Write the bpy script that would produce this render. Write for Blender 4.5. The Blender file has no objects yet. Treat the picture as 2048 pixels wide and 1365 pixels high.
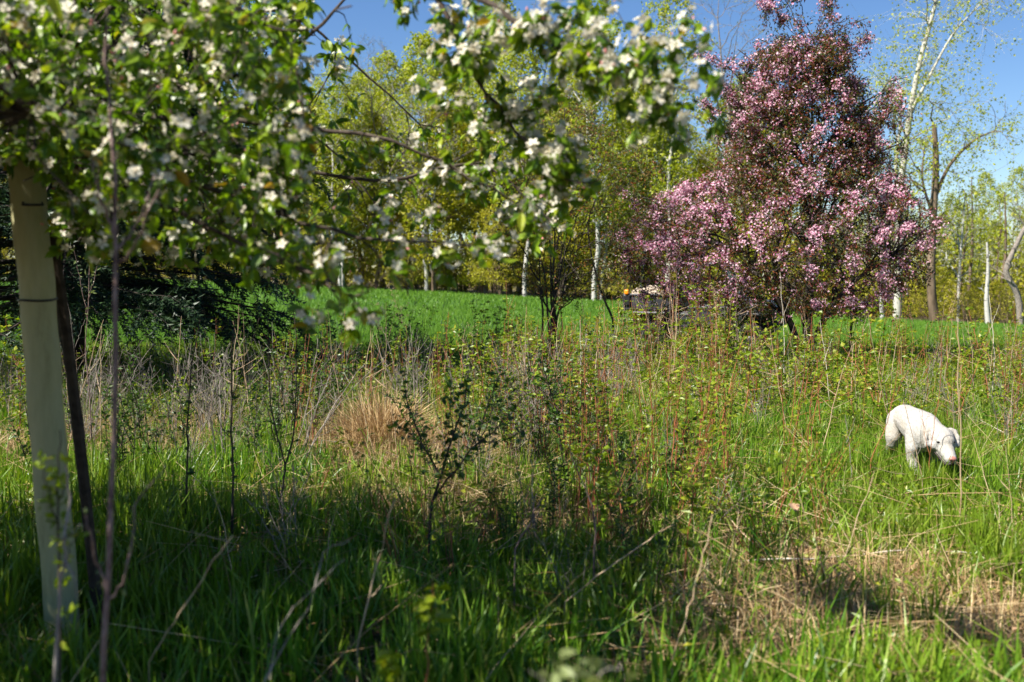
import bpy, math, random
import numpy as np
from mathutils import Vector, Matrix, Quaternion

# ------------------------------------------------------------------ camera, sky, sun, exposure
sc = bpy.context.scene
C = sc.collection
F = 1991.0                      # focal length in photo pixels (35 mm on 36 mm)
EYE = 1.7
PITCH = math.atan(0.0665)
cam = bpy.data.objects.new('camera', bpy.data.cameras.new('camera'))
C.objects.link(cam)
cam.location = (0, 0, EYE)
cam.rotation_euler = (math.pi/2 - PITCH, 0, 0)
cam.data.lens = 35; cam.data.sensor_width = 36
cam.data.clip_start = 0.05; cam.data.clip_end = 2000
cam.data.dof.use_dof = True
cam.data.dof.focus_distance = 10.0
cam.data.dof.aperture_fstop = 1.9
cam.data.dof.aperture_blades = 9
sc.camera = cam

EL = math.radians(50)
SH = np.array([0.88, 0.475])                       # where shadows fall on the ground
sun_dir = Vector((SH[0]*math.cos(EL), SH[1]*math.cos(EL), -math.sin(EL)))
w = bpy.data.worlds.new('World'); sc.world = w; w.use_nodes = True
nt = w.node_tree
sky = nt.nodes.new('ShaderNodeTexSky'); sky.sky_type = 'NISHITA'; sky.sun_disc = False
sky.sun_elevation = EL; sky.sun_rotation = math.atan2(-SH[0], -SH[1])
sky.air_density = 1.0; sky.dust_density = 0.1; sky.ozone_density = 3.0; sky.altitude = 300
hs = nt.nodes.new('ShaderNodeHueSaturation'); hs.inputs['Saturation'].default_value = 1.20; hs.inputs['Hue'].default_value = .508
nt.links.new(sky.outputs[0], hs.inputs['Color']); nt.links.new(hs.outputs[0], nt.nodes['Background'].inputs[0])
nt.nodes['Background'].inputs[1].default_value = 0.055
sl = bpy.data.lights.new('sun', 'SUN'); sl.energy = 5.0; sl.angle = math.radians(0.53); sl.color = (1.0, 0.95, 0.86)
so = bpy.data.objects.new('sun', sl); C.objects.link(so)
so.rotation_euler = sun_dir.to_track_quat('-Z', 'Y').to_euler()
vs = sc.view_settings
vs.view_transform = 'Standard'; vs.look = 'None'; vs.gamma = 1.0; vs.use_curve_mapping = False
vs.exposure = 1.4
sc.render.engine = 'CYCLES'
cy = sc.cycles
cy.max_bounces = 7; cy.diffuse_bounces = 3; cy.glossy_bounces = 2; cy.transmission_bounces = 4; cy.transparent_max_bounces = 6
cy.caustics_reflective = False; cy.caustics_refractive = False
cy.use_denoising = True; cy.denoiser = 'OPENIMAGEDENOISE'; cy.denoising_input_passes = 'RGB_ALBEDO_NORMAL'; cy.denoising_prefilter = 'ACCURATE'
cy.sample_clamp_indirect = 6

# ------------------------------------------------------------------ numeric helpers
R_ = np.random.default_rng
def nrm(a): return a/np.maximum(np.linalg.norm(a, axis=-1, keepdims=True), 1e-9)
def sstep(a, b, x):
    t = np.clip((x-a)/(b-a+1e-12), 0, 1); return t*t*(3-2*t)
def terrain(x, y):
    x = np.asarray(x, float); y = np.asarray(y, float)
    far = sstep(19, 58, y)*np.clip(-0.042*x, -2.2, 1.4)
    bumps = 0.035*np.sin(1.7*x+0.6*y)*np.sin(1.3*y-0.4*x+1) + 0.02*np.sin(4.1*x+1.2)*np.sin(3.7*y)
    return far + bumps*(1-sstep(18, 24, y))
def at(px, py, Y):                                  # a photo direction carried out to distance Y
    u = (px-1024)/F; v = (682.5-py)/F
    d = np.array([u, math.cos(PITCH)+v*math.sin(PITCH), v*math.cos(PITCH)-math.sin(PITCH)])
    return np.array([0, 0, EYE]) + d*(Y/d[1])
def ground(px, Y):                                  # a spot on the ground Y metres away
    p = at(px, 700, Y); p[2] = terrain(p[0], p[1]); return p
def vnoise(x, y, s, seed=0):                        # cheap smooth 2-D value noise
    g = R_(seed).random((64, 64)); X = np.asarray(x)/s; Y = np.asarray(y)/s
    i = np.floor(X).astype(int); j = np.floor(Y).astype(int); a = X-i; b = Y-j
    a = a*a*(3-2*a); b = b*b*(3-2*b)
    q = lambda I, J: g[I % 64, J % 64]
    return (q(i, j)*(1-a)+q(i+1, j)*a)*(1-b)+(q(i, j+1)*(1-a)+q(i+1, j+1)*a)*b
def rand_dirs(rng, n):
    return nrm(rng.normal(size=(n, 3)))

class MB:
    """collects vertices and faces; build() links ONE mesh object"""
    def __init__(s): s.V = []; s.F = []; s.M = []; s.n = 0; s.S = []
    def add(s, v, f, mat=0, smooth=False):
        v = np.asarray(v, float).reshape(-1, 3); f = np.asarray(f, np.int64)
        if len(v) == 0 or len(f) == 0: return
        s.V.append(v); s.F.append(f+s.n); s.M.append(np.full(len(f), mat)); s.S.append(np.full(len(f), smooth)); s.n += len(v)
    def mesh(s, name, mats, off=(0, 0, 0)):
        me = bpy.data.meshes.new(name)
        if s.n:
            V = np.concatenate(s.V)-np.asarray(off, float)
            lt = np.concatenate([np.full(len(f), f.shape[1]) for f in s.F])
            lv = np.concatenate([f.ravel() for f in s.F])
            me.vertices.add(len(V)); me.vertices.foreach_set('co', V.astype(np.float32).ravel())
            me.loops.add(len(lv)); me.loops.foreach_set('vertex_index', lv.astype(np.int32))
            me.polygons.add(len(lt))
            me.polygons.foreach_set('loop_start', np.concatenate([[0], np.cumsum(lt)[:-1]]).astype(np.int32))
            for m in (mats if isinstance(mats, (list, tuple)) else [mats]): me.materials.append(m)
            me.polygons.foreach_set('material_index', np.concatenate(s.M).astype(np.int32))
            me.polygons.foreach_set('use_smooth', np.concatenate(s.S).astype(bool))
            me.update(calc_edges=True)
        return me
    def build(s, name, mats, parent=None, off=(0, 0, 0)):
        o = bpy.data.objects.new(name, s.mesh(name, mats, off)); C.objects.link(o)
        if parent is not None: o.parent = parent
        return o
    # -- shapes
    def tubes(s, P, R, sides=5, mat=0, smooth=True):
        P = np.asarray(P, float); R = np.asarray(R, float)
        if P.ndim == 2: P = P[None]; R = np.broadcast_to(R, P.shape[:2])
        N, m, _ = P.shape
        if N == 0: return
        T = nrm(np.gradient(P, axis=1)); mean = nrm(P[:, -1]-P[:, 0])
        ref = np.where(np.abs(mean[:, 2:3]) < 0.8, np.array([[0, 0, 1.]]), np.array([[1., 0.2, 0]]))
        A = nrm(np.cross(T, ref[:, None, :])); B = np.cross(T, A)
        th = np.arange(sides)*2*np.pi/sides
        V = P[:, :, None, :] + R[:, :, None, None]*(np.cos(th)[None, None, :, None]*A[:, :, None, :]+np.sin(th)[None, None, :, None]*B[:, :, None, :])
        i = np.arange(m-1)[:, None]; j = np.arange(sides)[None, :]; k = (j+1) % sides
        f = np.stack([i*sides+j, i*sides+k, (i+1)*sides+k, (i+1)*sides+j], -1).reshape(-1, 4)
        fs = (f[None]+(np.arange(N)*m*sides)[:, None, None]).reshape(-1, 4)
        s.add(V, fs, mat, smooth)
    def scatter(s, tv, tf, pos, X, Y, Z, mat=0, smooth=False):
        tv = np.asarray(tv, float); n = len(pos)
        if n == 0: return
        V = pos[:, None]+tv[None, :, 0:1]*X[:, None]+tv[None, :, 1:2]*Y[:, None]+tv[None, :, 2:3]*Z[:, None]
        for f in (tf if isinstance(tf, list) else [tf]):
            f = np.asarray(f)
            fs = (f[None]+(np.arange(n)*len(tv))[:, None, None]).reshape(-1, f.shape[1])
            if f is (tf[0] if isinstance(tf, list) else f) or not isinstance(tf, list) or True:
                s.add(V, fs, mat, smooth)
    def box(s, c, size, mat=0, bevel=0.0, rot=None):
        c = np.asarray(c, float); h = np.asarray(size, float)/2; b = min(bevel, h.min()*0.9)
        pts = []
        if b <= 0:
            v = np.array([[x, y, z] for x in (-1, 1) for y in (-1, 1) for z in (-1, 1)])*h
            f = np.array([[0, 1, 3, 2], [4, 6, 7, 5], [0, 4, 5, 1], [2, 3, 7, 6], [0, 2, 6, 4], [1, 5, 7, 3]])
            if rot is not None: v = v @ np.asarray(rot).T
            s.add(v+c, f, mat); return
        import bmesh
        bm = bmesh.new(); bmesh.ops.create_cube(bm, size=2)
        for vv in bm.verts: vv.co = Vector(np.array(vv.co)*h)
        bmesh.ops.bevel(bm, geom=list(bm.edges), offset=b, segments=2, affect='EDGES', profile=0.5)
        bmesh.ops.triangulate(bm, faces=bm.faces)
        bm.verts.index_update()
        v = np.array([vv.co for vv in bm.verts]); f = np.array([[q.index for q in ff.verts] for ff in bm.faces]); bm.free()
        if rot is not None: v = v @ np.asarray(rot).T
        s.add(v+c, f, mat)
    def ellipsoid(s, c, r, mat=0, rot=None, nu=12, nv=8):
        u = np.arange(nu)*2*np.pi/nu; v = np.linspace(0, np.pi, nv+1)
        P = np.stack([np.outer(np.sin(v), np.cos(u)), np.outer(np.sin(v), np.sin(u)), np.outer(np.cos(v), np.ones(nu))], -1).reshape(-1, 3)*np.asarray(r, float)
        if rot is not None: P = P @ np.asarray(rot).T
        i = np.arange(nv)[:, None]; j = np.arange(nu)[None]; k = (j+1) % nu
        f = np.stack([i*nu+j, (i+1)*nu+j, (i+1)*nu+k, i*nu+k], -1).reshape(-1, 4)
        s.add(P+np.asarray(c, float), f, mat, True)
    def lathe(s, prof, c, axis, mat=0, n=20, smooth=True):
        axis = nrm(np.asarray(axis, float)); ref = np.array([0, 0, 1.]) if abs(axis[2]) < .9 else np.array([1., 0, 0])
        A = nrm(np.cross(axis, ref)); B = np.cross(axis, A); th = np.arange(n)*2*np.pi/n
        prof = np.asarray(prof, float)
        V = np.asarray(c, float)+prof[:, None, 1:2]*axis+prof[:, None, 0:1]*(np.cos(th)[None, :, None]*A+np.sin(th)[None, :, None]*B)
        m = len(prof); i = np.arange(m-1)[:, None]; j = np.arange(n)[None]; k = (j+1) % n
        s.add(V, np.stack([i*n+j, i*n+k, (i+1)*n+k, (i+1)*n+j], -1).reshape(-1, 4), mat, smooth)

def frames(Y, hint):
    Y = nrm(Y); X = nrm(np.cross(Y, hint)); Z = np.cross(X, Y); return X, Y, Z

LEAF2 = (np.array([[0, 0, 0], [-.5, .45, .10], [.5, .45, .10], [0, 1, -.06]]), np.array([[0, 3, 1], [0, 2, 3]]))
LEAF8 = (np.array([[0, 0, 0], [0, .33, -.03], [0, .68, -.05], [0, 1, -.16], [-.36, .22, .06], [-.5, .48, .09], [-.36, .76, .0],
                   [.36, .22, .06], [.5, .48, .09], [.36, .76, .0]]),
         np.array([[0, 1, 4], [4, 1, 5], [1, 2, 5], [5, 2, 6], [2, 3, 6], [0, 7, 1], [7, 8, 1], [1, 8, 2], [8, 9, 2], [2, 9, 3]]))
def leaves(mb, rng, pos, dirs, length, width, mat=0, tmpl=LEAF2, tilt=0.6, droop=0.0):
    n = len(pos)
    L = length*np.exp(rng.normal(0, .22, n)); W = width*np.exp(rng.normal(0, .18, n))
    d = nrm(dirs+np.array([0, 0, -droop])); hint = nrm(np.array([0, 0, 1.])+tilt*rng.normal(size=(n, 3)))
    X, Y, Z = frames(d, hint)
    mb.scatter(tmpl[0], tmpl[1], pos, X*W[:, None], Y*L[:, None], Z*L[:, None], mat)
def flower_tmpl(near=False):
    V = []; Fc = []
    for k in range(5):
        a = k*2*math.pi/5; c, s_ = math.cos(a), math.sin(a); n0 = len(V)
        def p(r, t, z): V.append((c*r-s_*t, s_*r+c*t, z))
        if near:
            p(.06, 0, 0); p(.34, -.26, .10); p(.34, .26, .10); p(.80, -.27, .22); p(.80, .27, .22); p(1.0, 0, .20)
            Fc += [(n0, n0+1, n0+2), (n0+1, n0+3, n0+2), (n0+2, n0+3, n0+4), (n0+3, n0+5, n0+4)]
        else:
            p(.05, 0, 0); p(.55, -.36, .12); p(.55, .36, .12); p(1, 0, .18)
            Fc += [(n0, n0+1, n0+2), (n0+1, n0+3, n0+2)]
    return np.array(V), np.array(Fc)
FL_FAR, FL_NEAR = flower_tmpl(), flower_tmpl(True)
BUD = (np.array([[0, 0, 0], [.35, 0, .5], [-.2, .3, .5], [-.2, -.3, .5], [0, 0, 1]]), np.array([[0, 1, 2], [0, 2, 3], [0, 3, 1], [4, 2, 1], [4, 3, 2], [4, 1, 3]]))
def flowers(mb, rng, pos, facing, radius, mat, tmpl):
    n = len(pos)
    if n == 0: return
    Z = nrm(facing); X, Y, _ = frames(rand_dirs(rng, n), Z); X = nrm(np.cross(Y, Z)); Y = np.cross(Z, X)
    r = radius*np.exp(rng.normal(0, .15, n))[:, None]
    mb.scatter(tmpl[0], tmpl[1], pos, X*r, Y*r, Z*r, mat)

def bez(a, c, b, m):
    t = np.linspace(0, 1, m)[None, :, None]
    return (1-t)**2*a[:, None]+2*t*(1-t)*c[:, None]+t*t*b[:, None]
def smooth_path(pts, n=14):
    P = np.asarray(pts, float)
    if len(P) == 2: return P[0]+(P[1]-P[0])*np.linspace(0, 1, n)[:, None]
    Q = np.vstack([2*P[0]-P[1], P, 2*P[-1]-P[-2]]); out = []
    m = len(P)-1
    for t in np.linspace(0, m-1e-6, n):
        i = int(t); f = t-i; a, b, c, d = Q[i], Q[i+1], Q[i+2], Q[i+3]
        out.append(.5*((2*b)+(-a+c)*f+(2*a-5*b+4*c-d)*f*f+(-a+3*b-3*c+d)*f**3))
    return np.array(out)
class Skel:
    """a branching skeleton: every level's targets grow from the nearest fitting node of the level before"""
    def __init__(s, rng): s.rng = rng; s.P = np.zeros((0, 3)); s.T = np.zeros((0, 3)); s.R = np.zeros(0); s.L = np.zeros(0, int); s.t = []
    def stem(s, path, r, sides=9, level=0):
        path = np.asarray(path, float); r = np.asarray(r, float)
        s.t.append((path[None], r[None], sides)); s._n(path[None], r[None], level)
    def _n(s, P, R, level):
        T = nrm(np.gradient(P, axis=1)); k = P.shape[1]; st = 0 if level == 0 else max(1, k//5)
        s.P = np.vstack([s.P, P[:, st:].reshape(-1, 3)]); s.T = np.vstack([s.T, T[:, st:].reshape(-1, 3)])
        s.R = np.concatenate([s.R, R[:, st:].ravel()]); s.L = np.concatenate([s.L, np.full(P[:, st:].shape[0]*P[:, st:].shape[1], level)])
    def grow(s, tg, level, m=6, r0=.01, rt=.002, sides=4, ang=.6, asc=None, ascw=1., bend=.35, wob=.03, frm=None, zmin=-1e9):
        tg = np.asarray(tg, float); sel = np.isin(s.L, [level-1] if frm is None else frm) & (s.P[:, 2] > zmin)
        NP, NT, NR = s.P[sel], s.T[sel], s.R[sel]; best = np.zeros(len(tg), int)
        for c in range(0, len(tg), 400):
            D = tg[c:c+400, None]-NP[None]; d = np.linalg.norm(D, axis=2)
            cs = (D*NT[None]).sum(2)/np.maximum(d, 1e-6); cost = d*(1+ang*(1-cs))
            if asc is not None:
                hz = np.linalg.norm(D[..., :2], axis=2); cost = cost+ascw*np.abs(D[..., 2]-asc*hz)
            best[c:c+400] = cost.argmin(1)
        a = NP[best]; ta = NT[best]; d = np.linalg.norm(tg-a, axis=1, keepdims=True)
        ctrl = a+nrm(.5*ta+.5*nrm(tg-a))*d*bend+(tg-a)*.15
        P = bez(a, ctrl, tg, m)
        wb = s.rng.normal(0, wob, P.shape)*d[:, None]; wb[:, 0] = 0; P = P+wb
        rs = np.minimum(.72*NR[best], r0*np.clip(d[:, 0]/np.median(d), .5, 1.6)); t = np.linspace(0, 1, m)[None]
        R = rs[:, None]*(1-t)+np.minimum(rt, rs)[:, None]*t
        s.t.append((P, R, sides)); s._n(P, R, level); return P
    def tubes(s, mb, mat=0):
        for P, R, sd in s.t: mb.tubes(P, R, sd, mat)

# ------------------------------------------------------------------ objects
def tag(o, label, cat, group=None, kind=None):
    o['label'] = label; o['category'] = cat
    if group: o['group'] = group
    if kind: o['kind'] = kind
    return o
def thing(name, label, cat, loc=(0, 0, 0), group=None):
    o = bpy.data.objects.new(name, None); C.objects.link(o); o.location = loc; o.empty_display_size = .2
    return tag(o, label, cat, group)
def stuff(mb, name, mats, label, cat):
    o = mb.build(name, mats); tag(o, label, cat); o['kind'] = 'stuff'; return o
def copy_tree(root, label, loc, rz=0., sc_=1., group=None, tilt=(0, 0)):
    r = root.copy(); C.objects.link(r); r.location = loc; r.rotation_euler = (tilt[0], tilt[1], rz)
    r.scale = (sc_,)*3 if np.isscalar(sc_) else sc_; r['label'] = label
    if group: r['group'] = group
    for ch in root.children:
        c = ch.copy(); C.objects.link(c); c.parent = r
    return r

# ------------------------------------------------------------------ materials
def lin(r, g, b): return (r, g, b, 1)
def mat(name):
    m = bpy.data.materials.new(name); m.use_nodes = True; n = m.node_tree
    return m, n, n.nodes['Principled BSDF'], n.nodes['Material Output']
def ramp(n, fac, cols):
    r = n.nodes.new('ShaderNodeValToRGB'); e = r.color_ramp.elements
    while len(e) < len(cols): e.new(.5)
    for k, (p, c) in enumerate(cols): e[k].position = p; e[k].color = lin(*c)
    n.links.new(fac, r.inputs[0]); return r.outputs[0]
def noise(n, scale, detail=4, stretch=None, rough=.55):
    tc = n.nodes.new('ShaderNodeTexCoord'); t = n.nodes.new('ShaderNodeTexNoise'); t.inputs['Scale'].default_value = scale
    t.inputs['Detail'].default_value = detail; t.inputs['Roughness'].default_value = rough
    if stretch:
        mp = n.nodes.new('ShaderNodeMapping'); mp.inputs['Scale'].default_value = stretch
        n.links.new(tc.outputs['Object'], mp.inputs[0]); n.links.new(mp.outputs[0], t.inputs[0])
    else: n.links.new(tc.outputs['Object'], t.inputs[0])
    return t.outputs['Fac']
def leaf_mat(name, cols, trans=.35, rough=.5, spec=.3, tcol=(1.3, 1.25, .5), patch=None):
    """a thin leaf: colours vary from leaf to leaf, light comes through"""
    m, n, b, out = mat(name)
    g = n.nodes.new('ShaderNodeNewGeometry')
    col = ramp(n, g.outputs['Random Per Island'], cols)
    if patch:
        f = noise(n, patch[0], 3); mx = n.nodes.new('ShaderNodeMix'); mx.data_type = 'RGBA'
        mr = n.nodes.new('ShaderNodeMapRange'); mr.inputs[1].default_value = .40; mr.inputs[2].default_value = .62; mr.inputs[4].default_value = patch[2]
        n.links.new(f, mr.inputs[0]); n.links.new(mr.outputs[0], mx.inputs[0]); n.links.new(col, mx.inputs[6]); mx.inputs[7].default_value = lin(*patch[1])
        col = mx.outputs[2]
    n.links.new(col, b.inputs['Base Color']); b.inputs['Roughness'].default_value = rough
    b.inputs['Specular IOR Level'].default_value = spec
    tr = n.nodes.new('ShaderNodeBsdfTranslucent'); mu = n.nodes.new('ShaderNodeMix'); mu.data_type = 'RGBA'; mu.blend_type = 'MULTIPLY'
    mu.inputs[0].default_value = 1; n.links.new(col, mu.inputs[6]); mu.inputs[7].default_value = lin(*tcol); n.links.new(mu.outputs[2], tr.inputs[0])
    mx = n.nodes.new('ShaderNodeMixShader'); mx.inputs[0].default_value = trans
    n.links.new(b.outputs[0], mx.inputs[1]); n.links.new(tr.outputs[0], mx.inputs[2]); n.links.new(mx.outputs[0], out.inputs[0])
    return m
def bark_mat(name, c0, c1, scale=14, stretch=(1, 1, .25), rough=.85, bump=.4, lo=.35, hi=.65, island=0.):
    m, n, b, out = mat(name); f = noise(n, scale, 6, stretch)
    col = ramp(n, f, [(lo, c0), (hi, c1)])
    if island:
        g = n.nodes.new('ShaderNodeNewGeometry'); h = n.nodes.new('ShaderNodeHueSaturation'); mr = n.nodes.new('ShaderNodeMapRange')
        mr.inputs[3].default_value = 1-island; mr.inputs[4].default_value = 1+island
        n.links.new(g.outputs['Random Per Island'], mr.inputs[0]); n.links.new(mr.outputs[0], h.inputs['Value']); n.links.new(col, h.inputs['Color']); col = h.outputs[0]
    n.links.new(col, b.inputs['Base Color']); b.inputs['Roughness'].default_value = rough; b.inputs['Specular IOR Level'].default_value = .2
    bp = n.nodes.new('ShaderNodeBump'); bp.inputs['Strength'].default_value = bump; bp.inputs['Distance'].default_value = .02
    n.links.new(f, bp.inputs['Height']); n.links.new(bp.outputs[0], b.inputs['Normal']); return m
def plain(name, c, rough=.6, spec=.4, metal=0., var=.25, scale=9, bump=0., bscale=60):
    m, n, b, out = mat(name); f = noise(n, scale, 5)
    col = ramp(n, f, [(.3, tuple(x*(1-var) for x in c)), (.7, tuple(min(1, x*(1+var)) for x in c))])
    n.links.new(col, b.inputs['Base Color']); b.inputs['Roughness'].default_value = rough; b.inputs['Specular IOR Level'].default_value = spec; b.inputs['Metallic'].default_value = metal
    if bump:
        f2 = noise(n, bscale, 5); bp = n.nodes.new('ShaderNodeBump'); bp.inputs['Strength'].default_value = bump; bp.inputs['Distance'].default_value = .01
        n.links.new(f2, bp.inputs['Height']); n.links.new(bp.outputs[0], b.inputs['Normal'])
    return m

M = {}
M['soil'] = bark_mat('soil', (.022, .017, .010), (.11, .080, .042), 7, (1, 1, 1), .95, .8)
M['field_soil'] = bark_mat('field_soil', (.03, .07, .012), (.05, .12, .02), 3, (1, 1, 1), .95, .5)
M['forest_floor'] = bark_mat('forest_floor', (.07, .06, .03), (.16, .13, .06), 1.5, (1, 1, 1), .95, .5)
M['grass'] = leaf_mat('grass', [(0, (.028, .090, .006)), (.3, (.070, .180, .011)), (.65, (.140, .275, .017)), (.90, (.23, .34, .030)), (1, (.33, .33, .09))], .35, .40, .4, (1.2, 1.25, .4), (.55, (.15, .20, .012), .6))
M['field'] = leaf_mat('field', [(0, (.070, .165, .016)), (.6, (.115, .23, .022)), (1, (.17, .28, .03))], .35, .45, .3, (1.2, 1.3, .5), (.08, (.11, .22, .022), .8))
M['straw'] = leaf_mat('straw', [(0, (.12, .065, .025)), (.2, (.26, .155, .065)), (.45, (.42, .28, .135)), (.8, (.54, .39, .20)), (1, (.64, .51, .31))], .15, .6, .2, (1.1, 1, .8))
M['crab_leaf'] = leaf_mat('crab_leaf', [(0, (.030, .050, .008)), (.40, (.070, .090, .012)), (.55, (.11, .105, .016)), (.70, (.15, .060, .016)), (1, (.19, .040, .024))], .3, .42, .4, (1.3, 1.1, .5))
M['pink_flower'] = leaf_mat('pink_flower', [(0, (.36, .06, .15)), (.2, (.50, .18, .30)), (.5, (.64, .38, .47)), (1, (.78, .66, .68))], .3, .6, .2, (1.1, .9, 1))
M['pink_bud'] = leaf_mat('pink_bud', [(0, (.30, .018, .085)), (1, (.50, .06, .19))], .15, .5, .3, (1.1, .8, 1))
M['apple_leaf'] = leaf_mat('apple_leaf', [(0, (.055, .115, .006)), (.45, (.125, .215, .008)), (.80, (.21, .30, .012)), (.95, (.28, .33, .016)), (1, (.28, .15, .02))], .38, .36, .45, (1.3, 1.4, .4))
M['white_flower'] = leaf_mat('white_flower', [(0, (.56, .49, .36)), (.4, (.68, .63, .50)), (1, (.76, .73, .62))], .35, .6, .2, (1, .97, .92))
M['apple_bud'] = leaf_mat('apple_bud', [(0, (.60, .20, .20)), (1, (.72, .42, .38))], .2, .5, .3, (1, .8, .8))
M['stamen'] = leaf_mat('stamen', [(0, (.45, .36, .06)), (1, (.55, .48, .12))], .2, .6, .2)
M['apple_bark'] = bark_mat('apple_bark', (.030, .022, .016), (.095, .072, .055), 30, (1, 1, .5))
M['dark_bark'] = bark_mat('dark_bark', (.022, .017, .013), (.075, .060, .048), 20, (1, 1, .3))
M['grey_twig'] = bark_mat('grey_twig', (.10, .082, .068), (.27, .235, .20), 30, (1, 1, .3), island=.3)
M['sapling_bark'] = bark_mat('sapling_bark', (.10, .060, .050), (.24, .17, .145), 40, (1, 1, .6))
M['aspen_bark'] = bark_mat('aspen_bark', (.09, .085, .07), (.40, .385, .32), 2.2, (1, 1, 2.6), lo=.32, hi=.46)
M['birch_bark'] = bark_mat('birch_bark', (.035, .03, .026), (.40, .385, .35), 2.6, (1, 1, 3.5), lo=.36, hi=.44)
M['brown_bark'] = bark_mat('brown_bark', (.065, .045, .028), (.19, .135, .09), 3, (1, 1, .3))
M['spruce_bark'] = bark_mat('spruce_bark', (.016, .012, .010), (.055, .042, .034), 9, (1, 1, .4))
M['needle'] = leaf_mat('needle', [(0, (.006, .018, .006)), (.6, (.012, .034, .010)), (1, (.024, .055, .014))], .1, .5, .3)
M['far_leaf'] = leaf_mat('far_leaf', [(0, (.21, .27, .010)), (.5, (.31, .36, .014)), (1, (.42, .43, .03))], .42, .5, .3, (1.2, 1.2, .5))
M['far_leaf_olive'] = leaf_mat('far_leaf_olive', [(0, (.25, .25, .012)), (.5, (.35, .34, .018)), (1, (.44, .40, .04))], .42, .5, .3, (1.2, 1.15, .5))
M['pale_leaf'] = leaf_mat('pale_leaf', [(0, (.13, .18, .06)), (1, (.23, .27, .10))], .4, .5, .3, (1.1, 1.1, .7))
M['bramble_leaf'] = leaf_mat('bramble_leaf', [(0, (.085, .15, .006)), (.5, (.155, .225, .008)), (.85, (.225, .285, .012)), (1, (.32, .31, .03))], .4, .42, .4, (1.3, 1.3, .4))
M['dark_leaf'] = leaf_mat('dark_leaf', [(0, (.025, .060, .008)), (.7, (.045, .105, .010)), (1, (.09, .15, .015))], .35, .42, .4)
M['rusty_leaf'] = leaf_mat('rusty_leaf', [(0, (.06, .095, .014)), (.5, (.11, .135, .018)), (.72, (.17, .11, .02)), (1, (.24, .085, .022))], .4, .45, .35, (1.2, 1.1, .5))
M['red_cane'] = bark_mat('red_cane', (.15, .045, .022), (.34, .13, .055), 25, (1, 1, .3), .5, .2, island=.35)
M['tan_stalk'] = bark_mat('tan_stalk', (.24, .155, .085), (.48, .36, .23), 18, (1, 1, .25), .7, .2, island=.25)
M['pale_stalk'] = bark_mat('pale_stalk', (.42, .36, .27), (.66, .60, .50), 18, (1, 1, .25), .7, .2)
M['dead_leaf'] = leaf_mat('dead_leaf', [(0, (.24, .13, .07)), (1, (.46, .31, .20))], .2, .6, .2, (1, .9, .7))
M['guard'] = None
def guard_mat():
    m, n, b, out = mat('tube_plastic'); f = noise(n, 9, 6, (1, 1, .22), .7); col = ramp(n, f, [(.25, (.20, .18, .07)), (.45, (.38, .36, .18)), (.75, (.50, .47, .26))])
    n.links.new(col, b.inputs['Base Color']); b.inputs['Roughness'].default_value = .5
    tr = n.nodes.new('ShaderNodeBsdfTranslucent'); n.links.new(col, tr.inputs[0]); mx = n.nodes.new('ShaderNodeMixShader'); mx.inputs[0].default_value = .25
    n.links.new(b.outputs[0], mx.inputs[1]); n.links.new(tr.outputs[0], mx.inputs[2]); n.links.new(mx.outputs[0], out.inputs[0]); return m
M['guard'] = guard_mat()
M['black'] = plain('black_plastic', (.012, .012, .013), .45, .4)
M['stake'] = plain('weathered_stake', (.05, .036, .026), .9, .2, var=.5, scale=20, bump=.5)
M['steel_post'] = plain('dark_steel', (.035, .032, .030), .55, .4, .3, var=.5)
def fur_mat():
    m, n, b, out = mat('white_fur'); f = noise(n, 70, 4, (.25, 1, .6), .7); g = noise(n, 7, 3)
    c1 = ramp(n, f, [(.30, (.26, .245, .225)), (.48, (.335, .322, .300)), (.70, (.39, .378, .355))]); c2 = ramp(n, g, [(.42, (1, 1, 1)), (.72, (1, .93, .82))])
    mx = n.nodes.new('ShaderNodeMix'); mx.data_type = 'RGBA'; mx.blend_type = 'MULTIPLY'; mx.inputs[0].default_value = 1; n.links.new(c1, mx.inputs[6]); n.links.new(c2, mx.inputs[7])
    n.links.new(mx.outputs[2], b.inputs['Base Color']); b.inputs['Roughness'].default_value = .9; b.inputs['Specular IOR Level'].default_value = .1
    bp = n.nodes.new('ShaderNodeBump'); bp.inputs['Strength'].default_value = .7; bp.inputs['Distance'].default_value = .012; n.links.new(f, bp.inputs['Height']); n.links.new(bp.outputs[0], b.inputs['Normal']); return m
M['fur'] = fur_mat()
M['nose'] = plain('pink_nose', (.34, .14, .11), .45, .5, var=.2)
M['eye'] = plain('dark_eye', (.012, .008, .006), .12, .6, var=.1)
M['mouth'] = plain('dark_mouth', (.020, .012, .011), .5, .4, var=.2)
M['cart_body'] = plain('grey_bodywork', (.030, .032, .039), .42, .5, var=.2)
M['rubber'] = plain('tyre_rubber', (.022, .021, .021), .85, .2, var=.4, scale=20, bump=.4)
M['rim'] = plain('wheel_rim', (.07, .07, .07), .5, .5, .5)
M['amber'] = plain('amber_lens', (.85, .26, .01), .25, .6, var=.1)
M['lens'] = plain('lamp_lens', (.5, .5, .5), .1, .6)
M['seat'] = plain('seat_vinyl', (.03, .03, .032), .5, .4)
M['tarp'] = plain('tan_tarp', (.42, .34, .26), .85, .2, var=.3, bump=.6, bscale=14)
M['glass'] = plain('windscreen', (.09, .11, .13), .08, .6)

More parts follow.
